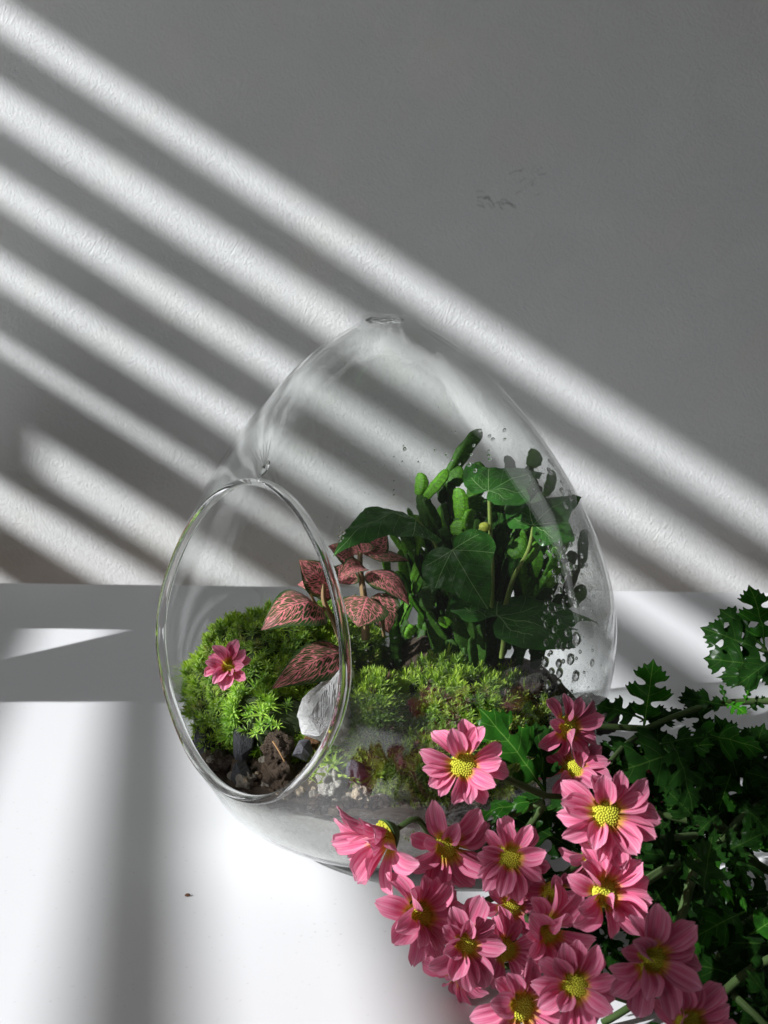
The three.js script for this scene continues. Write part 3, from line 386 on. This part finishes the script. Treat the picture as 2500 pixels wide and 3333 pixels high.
{
  const t = thing('ivy', 'ivy with broad dark green pale veined leaves behind the middle moss', 'plant');
  const I = [ // attach px z, tip px z, normal, width, arch, fold, curl, shape
    [1354, 1690, 0.022, 1085, 1782, 0.05, [-0.12, 0.93, 0.42], 0.85, 0.16, -0.18, -0.1, 0], [1473, 1790, 0.045, 1590, 1985, 0.052, [-0.12, 0.25, 0.95], 1.22, 0.1, -0.1, -0.05, 0],
    [1591, 1600, 0.03, 1775, 1528, 0.012, [0.05, 0.96, 0.3], 1.0, 0.06, 0.1, -0.05, 1], [1735, 1708, 0.034, 1893, 1608, 0.016, [-0.28, 0.8, 0.5], 1.0, 0.1, -0.14, -0.05, 1],
    [1620, 2015, 0.045, 1955, 2000, 0.012, [0.02, 1, 0.06], 1.05, 0.07, -0.06, -0.08, 1], [1700, 2060, 0.03, 1880, 2055, 0.0, [0, 1, 0.05], 0.8, 0.1, -0.1, 0, 0], [1620, 1720, 0.0, 1560, 1640, 0.0, [0, 0.2, 0.95], 0.95, 0.1, 0, 0, 0], [1560, 1640, -0.005, 1598, 1720, 0.0, [0.1, 0.3, 0.9], 0.95, 0.1, 0, 0, 0], [1690, 1790, 0.01, 1660, 1880, 0.016, [0.2, 0.3, 0.9], 0.95, 0.1, -0.1, 0, 0], [1440, 1850, 0.012, 1405, 1930, 0.018, [-0.1, 0.4, 0.9], 0.9, 0.1, -0.1, 0, 0], [1770, 1760, 0.0, 1840, 1800, 0.0, [0.1, 0.5, 0.8], 0.9, 0.1, -0.1, 0, 1], [1690, 1640, -0.006, 1750, 1600, -0.01, [0, 0.6, 0.75], 0.9, 0.1, -0.1, 0, 1]];
  I.forEach(([bx, by, bz, tx, ty, tz, n, w, arch, fold, curl, k], i) => mesh('leaf', bendLobed(k ? ivyFlat2 : ivyFlat, { base: P(bx, by, bz), tip: P(tx, ty, tz), normal: V(...n), width: w, arch, fold, curl, ripple: 0.06, seed: i * 2.7 }), ivyMat, t));
  const sm = leafPhys({ color: lin(0.28, 0.38, 0.09), transmission: 0.2 }), st = (a, r0 = 0.0013, r1 = 0.001) => mesh('stem', bentTube(a, r0 * 0.68, r1 * 0.68, 20, 8), sm, t);
  st([P(1440, 1900, 0.02), P(1425, 1790, 0.02), P(1385, 1725, 0.021), P(1354, 1690, 0.022)]); st([P(1600, 1990, 0.024), P(1602, 1850, 0.026), P(1596, 1720, 0.028), P(1593, 1602, 0.03)], 0.0017, 0.0013);
  st([P(1640, 1990, 0.024), P(1672, 1880, 0.028), P(1720, 1790, 0.032), P(1737, 1712, 0.034)], 0.0018, 0.0012); st([P(1632, 2140, 0.04), P(1640, 2070, 0.043), P(1640, 2010, 0.045)], 0.0016, 0.0012); st([P(1500, 1930, 0.03), P(1470, 1860, 0.036), P(1471, 1795, 0.044)]);
  st([P(1560, 1760, 0.03), P(1563, 1722, 0.031), P(1578, 1706, 0.032)], 0.0013, 0.0008);
  const bud = mesh('bud', noisy(new THREE.SphereGeometry(1, 16, 12), 0.25, 2, 5), leafPhys({ color: lin(0.5, 0.55, 0.08), transmission: 0.35 }), t); bud.position.copy(P(1578, 1715, 0.032)); bud.scale.set(0.0025, 0.002, 0.002);
}
{ // jointed cactus with stubby stems
  const t = thing('jointed_cactus', 'jointed cactus with many upright stubby green stems behind the ivy', 'plant'), r = rng(88);
  const skin = tex(128, 256, (u, v) => { const k = 0.8 + 0.35 * fbm(u * 9, v * 14, 2, 3) + (hypot((u * 6) % 1 - 0.5, (v * 8) % 1 - 0.5) < 0.1 ? 0.35 : 0); return [k * 0.6, k * 0.76, k * 0.42]; }, true);
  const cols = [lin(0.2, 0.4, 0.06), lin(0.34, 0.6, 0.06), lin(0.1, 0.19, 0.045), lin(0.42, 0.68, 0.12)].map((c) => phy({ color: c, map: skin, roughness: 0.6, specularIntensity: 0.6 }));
  const shape = (seed) => { const pr = []; for (let i = 0; i <= 20; i++) { const v = i / 20, e = sqrt(max(0.0006, v < 0.12 ? 0.3 + 0.7 * (1 - ((0.12 - v) / 0.12) ** 2) : v > 0.84 ? 1 - ((v - 0.84) / 0.16) ** 2 : 1)) * (0.5 + 0.56 * sin(0.25 + v * 2.5) + 0.05 * sin(v * 19 + seed)); pr.push(new THREE.Vector2(e, v)); } const g = new THREE.LatheGeometry(pr, 16), p = g.attributes.position; for (let i = 0; i < p.count; i++) { const v = p.getY(i), a = atan2(p.getZ(i), p.getX(i)), k = 1 + 0.16 * cos(a * 4 + seed) + 0.1 * N3(p.getX(i) * 2 + seed, v * 6, p.getZ(i) * 2); p.setXYZ(i, p.getX(i) * k + 0.5 * sin(v * 2.8 + seed) * v, v, p.getZ(i) * k * 0.72); } g.computeVertexNormals(); return g; };
  const geos = [0, 1.3, 2.6, 4.1].map(shape), up = V(0, 1, 0);
  const seg = (a, b, rad, c) => { const m = mesh('stem_joint', geos[floor(r() * 4)], cols[c], t), d = b.clone().sub(a); m.position.copy(a); m.quaternion.setFromUnitVectors(up, d.clone().normalize()); m.rotateY((r() - 0.5) * 2.2); const f = r(); m.scale.set(rad * (1.05 + 0.6 * f), d.length(), rad * (1.0 - 0.35 * f)); };
  const S = [[1452, 1572, 1562, 1392, 0, 30, 0], [1455, 1575, 1512, 1530, 0.004, 26, 0], [1384, 1622, 1455, 1525, 0.01, 27, 1], [1362, 1612, 1380, 1540, 0.002, 26, 1], [1440, 1640, 1448, 1574, 0.004, 24, 2], [1496, 1690, 1501, 1587, 0.016, 25, 1], [1520, 1730, 1532, 1655, 0.02, 25, 1], [1487, 1745, 1494, 1690, 0.02, 25, 1], [1530, 1640, 1572, 1505, -0.012, 34, 0], [1660, 1545, 1658, 1482, -0.01, 28, 2], [1725, 1520, 1752, 1466, -0.014, 26, 1], [1775, 1615, 1806, 1532, 0.0, 26, 1], [1682, 1600, 1752, 1562, -0.005, 32, 2], [1890, 1850, 1910, 1722, -0.01, 27, 0], [1705, 1830, 1760, 1770, 0.03, 34, 1], [1660, 1810, 1715, 1760, 0.028, 28, 0], [1778, 1905, 1812, 1880, 0.03, 26, 3], [1320, 2075, 1350, 2035, 0.03, 24, 3], [1470, 1660, 1475, 1600, -0.01, 30, 2], [1560, 1700, 1590, 1630, -0.01, 30, 0], [1545, 1690, 1548, 1610, 0.002, 28, 0], [1640, 1690, 1650, 1610, -0.005, 30, 2], [1600, 1680, 1660, 1600, -0.01, 30, 0], [1740, 1640, 1760, 1580, -0.01, 28, 2], [1820, 1870, 1880, 1800, -0.006, 34, 2], [1790, 1900, 1850, 1840, 0.0, 30, 2], [1390, 1990, 1400, 1900, 0.01, 28, 2], [1440, 2040, 1460, 2010, 0.026, 22, 1]];
  let made = 0; // each stem is a chain of joints that forks on its way up
  const fits = (q) => hypot(q.x, q.z) < R(q.y) - 0.008;
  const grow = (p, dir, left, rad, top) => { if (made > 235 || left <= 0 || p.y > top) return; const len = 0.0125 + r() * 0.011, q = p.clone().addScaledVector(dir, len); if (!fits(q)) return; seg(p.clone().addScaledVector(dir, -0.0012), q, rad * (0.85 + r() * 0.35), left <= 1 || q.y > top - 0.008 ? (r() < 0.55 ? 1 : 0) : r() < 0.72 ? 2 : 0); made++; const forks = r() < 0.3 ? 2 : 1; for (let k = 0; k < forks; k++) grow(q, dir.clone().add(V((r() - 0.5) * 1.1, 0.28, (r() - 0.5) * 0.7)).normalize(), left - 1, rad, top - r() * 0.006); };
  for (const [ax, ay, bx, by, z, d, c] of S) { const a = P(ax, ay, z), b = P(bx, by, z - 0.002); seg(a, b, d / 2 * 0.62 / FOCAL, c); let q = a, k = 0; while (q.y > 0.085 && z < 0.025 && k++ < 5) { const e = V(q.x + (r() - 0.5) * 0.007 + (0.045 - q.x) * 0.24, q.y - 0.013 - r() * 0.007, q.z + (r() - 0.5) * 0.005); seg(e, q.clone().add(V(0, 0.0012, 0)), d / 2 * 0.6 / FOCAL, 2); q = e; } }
  for (let i = 0; i < 90; i++) { const x = lerp(0.002, 0.078, r()), z = lerp(-0.055, 0.004, r()), q = V(x, 0.072 + r() * 0.012, z); if (!fits(q)) continue; grow(q, V((x - 0.04) * 5 + (r() - 0.5) * 0.9, 1, (r() - 0.5) * 0.7).normalize(), 6, 0.0016 + r() * 0.0006, 0.125 + r() * 0.032 - max(0, 0.02 - x) * 1.2); }
}

// ------------------------------------------------------------------ pink flowers
const petalMap = (tone) => tex(64, 256, (u, v) => {
  const s = abs(u - 0.5) * 2, streak = 0.5 + 0.8 * N3(u * 15, v * 1.2, 4) + 0.3 * N3(u * 44, v * 2, 9), yel = smooth(0.26, 0.08, v + 0.06 * N3(u * 12, 2, 7)), tipk = 0.22 * smooth(0.9, 0.4, v) - s * 0.1;
  let c = [0.95, 0.54 + 0.15 * streak, 0.67 + 0.1 * streak]; const d = [0.8, 0.28, 0.46];
  c = c.map((x, i) => lerp(lerp(lerp(x, d[i], clamp(tipk + 0.5 * (1 - streak))) * tone, [0.95, 0.74, 0.82][i], 0.38 * smooth(0.62, 1, v + 0.08 * N3(u * 9, 1, 3))), [0.8, 0.66, 0.22][i], yel)); return c;
}, true);
const petalBump = tex(64, 64, (u, v) => 0.5 + 0.35 * cos(u * 6 * PI) + 0.3 * N3(u * 30, v * 3, 2));
const petalMats = [petalMap(1.04), petalMap(0.98), petalMap(0.92), petalMap(0.87), petalMap(0.82)].map((m) => phy({ map: m, bumpMap: petalBump, bumpScale: 0.0003, roughness: 0.95, transmission: 0.33, thickness: 0, side: THREE.DoubleSide, specularIntensity: 0.4 }));
function petalGeo(seed) {
  const r = rng(seed), W = 0.43 + r() * 0.13, cup = 0.2 + r() * 0.4, a = 0.12 + r() * 0.3, b = 0.02 + r() * 0.5, tw = (r() - 0.5) * 0.5, notch = 0.04 + r() * 0.05, bend = (r() - 0.5) * 0.12;
  return grid(8, 15, (u, v0) => { const v = 1 - (1 - v0) ** 1.7, s = u * 2 - 1, w = W / 2 * (0.32 + 0.68 * smooth(0, 0.6, v)) * sqrt(max(0.09, 1 - max(0, (v - 0.6) / 0.4) ** 5.5)), end = 1 - notch * (1 - abs(abs(s) - 0.5) * 2) * v ** 6 * -1 - 0.05 * abs(s) * v ** 4, x = s * w + bend * v * v, z = a * v - b * v * v * v + cup * s * s * w * 2.4 * (1 - 0.55 * v) - 0.012 * cos(s * 3 * PI) * smooth(0.05, 0.4, v) * (1 - v * 0.5), t = tw * v; return V(x * cos(t) - z * sin(t) * 0.4, v * end, z + x * sin(t)); });
}
const petals = []; for (let i = 0; i < 10; i++) petals.push(petalGeo(200 + i * 17));
const discGeo = (() => { const parts = []; const core = new THREE.SphereGeometry(1, 24, 12, 0, 2 * PI, 0, PI / 2); core.scale(0.96, 0.5, 0.96); parts.push(core.deleteAttribute('uv').toNonIndexed()); for (let i = 0; i < 110; i++) { const k = sqrt((i + 0.5) / 110), a = i * 2.39996, g = new THREE.IcosahedronGeometry(0.085, 1); g.scale(1, 1.3, 1); g.translate(cos(a) * k * 0.95, 0.5 * sqrt(max(0, 1 - k * k)) + 0.02, sin(a) * k * 0.95); parts.push(g.deleteAttribute('uv')); } const g = mergeGeometries(parts); g.rotateX(PI / 2); return g; })();
const discMat = std({ color: lin(0.5, 0.5, 0.035), roughness: 0.8 }), calyxMat = std({ color: lin(0.06, 0.12, 0.03), roughness: 0.7 });
const calyxGeo = new THREE.LatheGeometry([[0.0001, -0.75], [0.2, -0.72], [0.55, -0.5], [0.95, -0.1], [1.12, 0.12], [1.0, 0.1], [0.3, 0.02], [0.0001, 0.02]].map(([x, y]) => new THREE.Vector2(x, y)), 20); calyxGeo.rotateX(PI / 2);
const stemTex = leafPhys({ color: lin(0.06, 0.1, 0.03), transmission: 0.1, clearcoat: 0.1 });
function flower({ name = 'pink_flower', label, at, n, dia, seed, open = 0.35, count = 14, stem, group, stemR = 0.0011, tone }) {
  const t = thing(name, label, 'flower', [at.x, at.y, at.z], group), r = rng(seed), face = V(...n).normalize();
  const q = new THREE.Quaternion().setFromUnitVectors(V(0, 0, 1), face), inv = q.clone().invert(); t.quaternion.copy(q);
  const rd = dia * 0.16, L = dia / 2 / cos(open * 0.8) - rd * 0.55, Z = V(0, 0, 1), roll = r() * 6, shade = tone ?? r() * 2.6;
  for (let i = 0; i < count; i++) {
    const row = i % 2, a = roll + (i + (r() - 0.5) * 0.5) / count * 2 * PI, el = open + (row ? -0.14 : 0.2) + (r() - 0.5) * 0.7, m = mesh('petal', petals[floor(r() * petals.length)], petalMats[min(4, floor(shade + r() * 2.2))], t), l = L * (0.8 + r() * 0.34);
    const rad = V(cos(a), sin(a), 0), y = rad.clone().multiplyScalar(cos(el)).addScaledVector(Z, sin(el)), z = rad.clone().multiplyScalar(-sin(el)).addScaledVector(Z, cos(el)), x = new THREE.Vector3().crossVectors(y, z);
    m.quaternion.setFromRotationMatrix(new THREE.Matrix4().makeBasis(x, y, z)); m.rotateY((r() - 0.5) * 0.9); m.position.copy(rad).multiplyScalar(rd * 0.55).addScaledVector(Z, -rd * 0.1 + (row ? -1 : 1) * rd * 0.08); m.scale.set(l * (0.95 + r() * 0.25), l, l);
  }
  const d = mesh('disc', discGeo, discMat, t); d.scale.setScalar(rd); d.position.z = rd * 0.05;
  const c = mesh('calyx', calyxGeo, calyxMat, t); c.scale.setScalar(rd * 0.95); c.position.z = -rd * 0.15;
  if (stem) { const e = stem.map((p) => p.clone().sub(at).applyQuaternion(inv)); mesh('stem', bentTube([V(0, 0, -rd * 0.75), V(0, 0, -rd * 2.2), ...e], stemR, stemR * 1.25, 20, 8), stemTex, t); }
  return t;
}
flower({ name: 'small_pink_flower', label: 'small pink flower with a yellow middle lying on the left moss inside the glass', at: P(745, 2172, 0.043), n: [0.12, 0.55, 0.8], dia: 0.0215, seed: 9, open: 0.55, count: 13, tone: 0 });
const grp = 'pink chrysanthemums of the bunch on the table', D = atDepth;
const FL = [ // px, py, zc, facing, diameter, openness, petals, label, stem px/zc list
  [1507, 2492, 0.395, [-0.05, 0.42, 0.9], 0.0308, 0.22, 15, 'fully open pink flower highest left of the bunch, in front of the moss', [[1632, 2530, 0.4], [1775, 2590, 0.41]]],
  [1845, 2368, 0.43, [0.5, 0.35, 0.8], 0.0285, 0.35, 14, 'topmost pink flower of the bunch, turned to the right', [[1960, 2365, 0.445], [2100, 2372, 0.445]]],
  [1868, 2505, 0.425, [-0.25, 0.75, 0.6], 0.027, 0.3, 14, 'pink flower half hidden between the topmost flower and the big one below it', [[1980, 2490, 0.44], [2090, 2400, 0.445]]],
  [1970, 2650, 0.37, [0.02, 0.5, 0.86], 0.0318, 0.3, 15, 'large pink flower right of the middle with an upturned yellow disc', [[2080, 2725, 0.39], [2265, 2720, 0.41]]],
  [1262, 2715, 0.415, [-0.82, -0.22, 0.52], 0.036, 0.72, 13, 'leftmost pink flower, cupped and turned to the left in front of the foggy glass', [[1420, 2722, 0.43], [1600, 2690, 0.43]]],
  [1450, 2755, 0.415, [0.2, -0.1, 0.95], 0.0325, 0.5, 15, 'shaded pink flower second from the left below the moss', [[1560, 2690, 0.43], [1771, 2610, 0.42]]],
  [1660, 2790, 0.4, [0.05, 0.4, 0.9], 0.0288, 0.25, 15, 'round pink flower in the middle with a dark disc', [[1700, 2720, 0.42], [1771, 2620, 0.42]]],
  [1360, 2978, 0.405, [0.55, 0.35, 0.72], 0.034, 0.42, 16, 'pink flower at the left edge of the bunch above the white table', [[1500, 2960, 0.42], [1700, 2880, 0.42]]],
  [1512, 3068, 0.392, [0.35, 0.35, 0.85], 0.029, 0.42, 13, 'pink flower below and right of the left edge flower, partly behind petals', [[1650, 3040, 0.41], [1850, 2960, 0.41]]],
  [1775, 3025, 0.38, [0.5, 0.12, 0.85], 0.0315, 0.45, 14, 'wide pink flower in the lower middle looking right', [[1880, 2990, 0.4], [2060, 2900, 0.41]]],
  [1965, 2905, 0.365, [0.4, 0.5, 0.75], 0.031, 0.5, 14, 'pink flower with a large yellow disc at the end of a thick stem', [[2060, 2890, 0.38], [2200, 2810, 0.4]]],
  [2115, 3120, 0.335, [0.2, 0.35, 0.9], 0.0308, 0.42, 15, 'largest pink flower at the lower right, nearest the viewer', [[2200, 3030, 0.37], [2268, 2810, 0.4]]],
  [1692, 3275, 0.362, [0.3, 0.32, 0.88], 0.031, 0.35, 14, 'pink flower cut by the bottom edge, leftmost of the lowest row', [[1800, 3300, 0.39], [1990, 3330, 0.4]]],
  [1870, 3205, 0.352, [0.1, 0.5, 0.85], 0.0292, 0.35, 15, 'pink flower with drooping pale petals in the lowest row, right of the cut one', [[1960, 3230, 0.38], [2150, 3290, 0.4]]],
  [1495, 3165, 0.398, [-0.35, -0.35, 0.7], 0.026, 0.3, 13, 'dark pink flower seen from behind under the left side of the bunch', [[1600, 3150, 0.41], [1800, 3100, 0.41]]],
  [1660, 2945, 0.412, [0.1, -0.1, 0.9], 0.029, 0.35, 13, 'shaded dark pink flower sunk between the middle flowers', [[1750, 2900, 0.43], [1900, 2800, 0.43]]],
  [1640, 3090, 0.402, [0.2, 0.3, 0.85], 0.027, 0.3, 13, 'shaded dark pink flower sunk in the lower middle', [[1750, 3060, 0.42], [1900, 2960, 0.42]]],
  [1930, 2790, 0.4, [-0.1, -0.2, 0.95], 0.0275, 0.3, 13, 'dark pink flower in shade under the large right flower', [[2000, 2800, 0.42], [2150, 2780, 0.42]]],
  [2090, 2535, 0.44, [0.2, 0.15, 0.95], 0.024, 0.4, 12, 'dark red pink flower deep in the shade of the leaves right of the bunch', [[2150, 2520, 0.46], [2300, 2540, 0.46]]],
  [2235, 3330, 0.335, [0.35, 0.45, 0.82], 0.029, 0.4, 14, 'pink flower cut by the bottom edge, rightmost of the lowest row', [[2330, 3330, 0.37], [2480, 3300, 0.4]]],
  [1800, 2900, 0.405, [0.0, 0.1, 0.95], 0.026, 0.35, 13, 'dark pink flower between the round middle flower and the thick stem', [[1880, 2870, 0.42], [2000, 2800, 0.42]]],
  [2236, 2955, 0.425, [0.3, 0.2, 0.9], 0.016, 0.8, 9, 'small half closed pink flower hidden among stems and leaves', [[2250, 2900, 0.43], [2280, 2820, 0.43]]],
];
FL.forEach(([x, y, z, n, dia, open, count, label, st], i) => flower({ label, at: D(x, y, z), n, dia, seed: 300 + i * 13, open, count, group: grp, stem: st.map((q) => D(...q)) }));

// ------------------------------------------------------------------ leafy stems of the bunch
const mumHalf = [[0, 0], [0.022, 0.03], [0.026, 0.16], [0.1, 0.16], [0.2, 0.19], [0.27, 0.27], [0.2, 0.265], [0.22, 0.33], [0.13, 0.3], [0.06, 0.33], [0.055, 0.37], [0.16, 0.4], [0.29, 0.42], [0.34, 0.47], [0.42, 0.56], [0.345, 0.54], [0.36, 0.62], [0.28, 0.57], [0.26, 0.65], [0.19, 0.58], [0.08, 0.6], [0.075, 0.64], [0.16, 0.68], [0.25, 0.7], [0.32, 0.8], [0.23, 0.77], [0.24, 0.86], [0.16, 0.82], [0.15, 0.92], [0.08, 0.88], [0, 1]];
const mumHalf2 = [[0, 0], [0.025, 0.05], [0.03, 0.2], [0.12, 0.21], [0.24, 0.25], [0.33, 0.34], [0.25, 0.33], [0.26, 0.41], [0.17, 0.37], [0.07, 0.4], [0.07, 0.46], [0.17, 0.49], [0.29, 0.53], [0.39, 0.66], [0.3, 0.63], [0.3, 0.73], [0.22, 0.67], [0.1, 0.68], [0.1, 0.73], [0.19, 0.78], [0.25, 0.87], [0.16, 0.85], [0.14, 0.93], [0.07, 0.91], [0, 1]];
const blunt = (h) => { const o = [h[0]]; for (let i = 0; i + 1 < h.length; i++) { const [a, b] = [h[i], h[i + 1]]; if (i > 0) o.push([lerp(a[0], b[0], 0.22), lerp(a[1], b[1], 0.22)]); o.push([lerp(a[0], b[0], 0.78), lerp(a[1], b[1], 0.78)]); } o.push(h[h.length - 1]); return o; };
const mumFlats = [lobed(blunt(mumHalf), 0.09), lobed(blunt(mumHalf2), 0.09)];
const mumMap = canvasTex(256, 512, (c, w, h) => {
  const id = c.createImageData(w, h); for (let j = 0; j < h; j++) for (let i = 0; i < w; i++) { const k = 1 + 0.35 * fbm(i / 40, j / 40, 6, 4) + 0.1 * N3(i / 4, j / 4, 2), o = (j * w + i) * 4; id.data[o] = 40 * k; id.data[o + 1] = 92 * k; id.data[o + 2] = 18 * k; id.data[o + 3] = 255; } c.putImageData(id, 0, 0);
  const X = (a) => (a + 0.5) * w, Y = (v) => h - (v * 0.8 + 0.15) * h, ln = (a0, v0, a1, v1, lw) => { c.strokeStyle = 'rgba(140,165,100,0.6)'; c.lineWidth = lw; c.beginPath(); c.moveTo(X(a0), Y(v0)); c.quadraticCurveTo(X(lerp(a0, a1, 0.5)), Y(lerp(v0, v1, 0.35)), X(a1), Y(v1)); c.stroke(); };
  ln(0, 0, 0, 0.98, 4); for (const s of [-1, 1]) for (const [v0, a, v1] of [[0.1, 0.24, 0.26], [0.3, 0.36, 0.55], [0.45, 0.3, 0.62], [0.58, 0.26, 0.76], [0.75, 0.14, 0.9]]) ln(0, v0, s * a, v1, 2);
});
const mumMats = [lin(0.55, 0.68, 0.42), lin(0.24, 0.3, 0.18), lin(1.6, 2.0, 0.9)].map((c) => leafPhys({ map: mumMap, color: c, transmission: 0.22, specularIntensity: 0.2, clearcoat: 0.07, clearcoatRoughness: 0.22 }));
function sprig(label, stems, leaves, seed) {
  const t = thing('leafy_stem', label, 'leafy stem', [0, 0, 0]), r = rng(seed);
  for (const [pts, r0, r1] of stems) mesh('stem', bentTube(pts.map((q) => D(...q)), r0 * 0.72, r1 * 0.72, 24, 10), stemTex, t);
  leaves.forEach(([bx, by, bz, tx, ty, tz, n, w = 1, k = 0, arch = 0.08, fold = -0.1], i) => mesh('leaf', bendLobed(mumFlats[i % 2], { base: D(bx, by, bz), tip: D(tx, ty, tz), normal: V(...n), width: w, arch, fold, curl: -0.06, ripple: 0.06, seed: seed + i * 1.9 }), mumMats[k], t));
  return t;
}
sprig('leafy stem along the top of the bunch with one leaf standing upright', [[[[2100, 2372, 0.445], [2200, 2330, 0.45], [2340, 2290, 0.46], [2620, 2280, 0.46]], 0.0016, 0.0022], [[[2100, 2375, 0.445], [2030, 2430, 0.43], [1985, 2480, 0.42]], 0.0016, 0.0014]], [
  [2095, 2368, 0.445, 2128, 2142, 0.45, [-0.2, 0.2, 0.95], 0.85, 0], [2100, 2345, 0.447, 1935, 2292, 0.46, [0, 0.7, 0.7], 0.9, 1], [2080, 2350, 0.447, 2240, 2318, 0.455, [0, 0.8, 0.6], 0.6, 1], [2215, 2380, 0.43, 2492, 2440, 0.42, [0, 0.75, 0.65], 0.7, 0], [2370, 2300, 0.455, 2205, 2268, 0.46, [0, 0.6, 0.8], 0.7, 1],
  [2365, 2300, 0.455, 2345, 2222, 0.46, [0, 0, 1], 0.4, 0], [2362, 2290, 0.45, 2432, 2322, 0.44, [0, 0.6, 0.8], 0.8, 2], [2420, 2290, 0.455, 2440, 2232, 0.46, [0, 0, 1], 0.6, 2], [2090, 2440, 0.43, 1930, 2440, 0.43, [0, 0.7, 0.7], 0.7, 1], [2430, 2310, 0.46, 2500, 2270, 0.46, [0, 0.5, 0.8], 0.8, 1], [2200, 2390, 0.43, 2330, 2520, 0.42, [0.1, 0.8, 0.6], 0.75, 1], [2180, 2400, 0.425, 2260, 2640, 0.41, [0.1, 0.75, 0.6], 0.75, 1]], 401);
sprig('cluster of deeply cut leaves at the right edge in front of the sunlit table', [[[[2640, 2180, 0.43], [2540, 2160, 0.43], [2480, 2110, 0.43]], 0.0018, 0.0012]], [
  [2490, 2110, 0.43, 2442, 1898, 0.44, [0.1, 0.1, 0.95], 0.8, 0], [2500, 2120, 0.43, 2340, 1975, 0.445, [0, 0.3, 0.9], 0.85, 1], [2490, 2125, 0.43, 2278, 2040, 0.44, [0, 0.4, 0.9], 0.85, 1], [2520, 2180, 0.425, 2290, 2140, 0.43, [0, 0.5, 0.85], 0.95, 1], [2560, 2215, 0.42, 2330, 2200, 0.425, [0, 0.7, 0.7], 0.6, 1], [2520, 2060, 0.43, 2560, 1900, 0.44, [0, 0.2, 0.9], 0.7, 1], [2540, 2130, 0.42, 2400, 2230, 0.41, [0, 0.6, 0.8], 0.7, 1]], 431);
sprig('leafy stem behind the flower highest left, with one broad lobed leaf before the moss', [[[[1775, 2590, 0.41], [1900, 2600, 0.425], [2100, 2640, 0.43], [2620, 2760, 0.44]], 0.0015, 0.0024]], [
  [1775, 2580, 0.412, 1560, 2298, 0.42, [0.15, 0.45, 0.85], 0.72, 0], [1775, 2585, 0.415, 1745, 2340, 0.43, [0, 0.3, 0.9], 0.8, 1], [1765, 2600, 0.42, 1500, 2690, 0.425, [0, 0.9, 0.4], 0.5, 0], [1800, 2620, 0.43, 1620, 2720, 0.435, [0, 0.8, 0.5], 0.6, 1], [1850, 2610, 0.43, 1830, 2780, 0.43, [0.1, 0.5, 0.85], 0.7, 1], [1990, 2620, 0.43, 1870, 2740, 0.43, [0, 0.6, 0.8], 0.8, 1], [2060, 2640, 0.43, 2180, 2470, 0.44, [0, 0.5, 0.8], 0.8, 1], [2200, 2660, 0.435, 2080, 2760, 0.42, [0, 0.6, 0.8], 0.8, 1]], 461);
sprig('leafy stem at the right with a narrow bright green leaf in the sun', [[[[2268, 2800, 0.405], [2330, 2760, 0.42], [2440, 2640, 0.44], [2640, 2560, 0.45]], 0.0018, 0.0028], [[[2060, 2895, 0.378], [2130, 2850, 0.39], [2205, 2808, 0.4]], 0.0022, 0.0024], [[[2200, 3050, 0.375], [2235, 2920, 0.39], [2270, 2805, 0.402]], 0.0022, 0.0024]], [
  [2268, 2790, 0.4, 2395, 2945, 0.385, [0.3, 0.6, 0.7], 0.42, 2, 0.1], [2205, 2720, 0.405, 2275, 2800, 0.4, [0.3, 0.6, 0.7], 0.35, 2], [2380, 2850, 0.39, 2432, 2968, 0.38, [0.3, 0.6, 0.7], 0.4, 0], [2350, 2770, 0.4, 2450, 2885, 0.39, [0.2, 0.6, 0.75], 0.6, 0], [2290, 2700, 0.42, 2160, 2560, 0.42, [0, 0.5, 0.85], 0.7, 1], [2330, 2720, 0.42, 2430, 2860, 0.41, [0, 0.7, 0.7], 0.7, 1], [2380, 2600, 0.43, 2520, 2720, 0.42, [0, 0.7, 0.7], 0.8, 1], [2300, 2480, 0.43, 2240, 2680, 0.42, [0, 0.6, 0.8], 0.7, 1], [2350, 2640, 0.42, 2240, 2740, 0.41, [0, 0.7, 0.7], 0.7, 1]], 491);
const above = (y, z) => min(z, (0.2551 - 0.006) / -ray(1250, y).y);   // keeps a leaf above the table
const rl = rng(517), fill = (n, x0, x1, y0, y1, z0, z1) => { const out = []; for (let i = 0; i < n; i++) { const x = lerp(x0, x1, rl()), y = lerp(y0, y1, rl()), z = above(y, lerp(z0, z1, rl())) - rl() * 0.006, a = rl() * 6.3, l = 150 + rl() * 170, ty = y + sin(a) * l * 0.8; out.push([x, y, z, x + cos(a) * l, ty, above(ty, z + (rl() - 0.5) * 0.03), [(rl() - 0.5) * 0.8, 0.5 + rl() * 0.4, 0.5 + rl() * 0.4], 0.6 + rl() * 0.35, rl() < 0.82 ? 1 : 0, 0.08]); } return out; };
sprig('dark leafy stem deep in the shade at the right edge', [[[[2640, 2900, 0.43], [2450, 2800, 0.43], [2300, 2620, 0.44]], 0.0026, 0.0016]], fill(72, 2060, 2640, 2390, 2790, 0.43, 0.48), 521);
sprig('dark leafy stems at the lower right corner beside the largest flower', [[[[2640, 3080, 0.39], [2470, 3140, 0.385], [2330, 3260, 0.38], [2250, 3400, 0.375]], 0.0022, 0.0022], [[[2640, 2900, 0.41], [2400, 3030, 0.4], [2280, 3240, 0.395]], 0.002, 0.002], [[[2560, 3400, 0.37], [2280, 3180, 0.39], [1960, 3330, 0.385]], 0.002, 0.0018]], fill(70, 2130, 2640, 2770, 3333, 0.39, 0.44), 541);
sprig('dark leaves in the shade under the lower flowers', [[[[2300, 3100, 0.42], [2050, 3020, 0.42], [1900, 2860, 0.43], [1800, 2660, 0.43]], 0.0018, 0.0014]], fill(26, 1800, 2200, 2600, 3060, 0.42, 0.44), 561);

renderer.render(scene, camera);
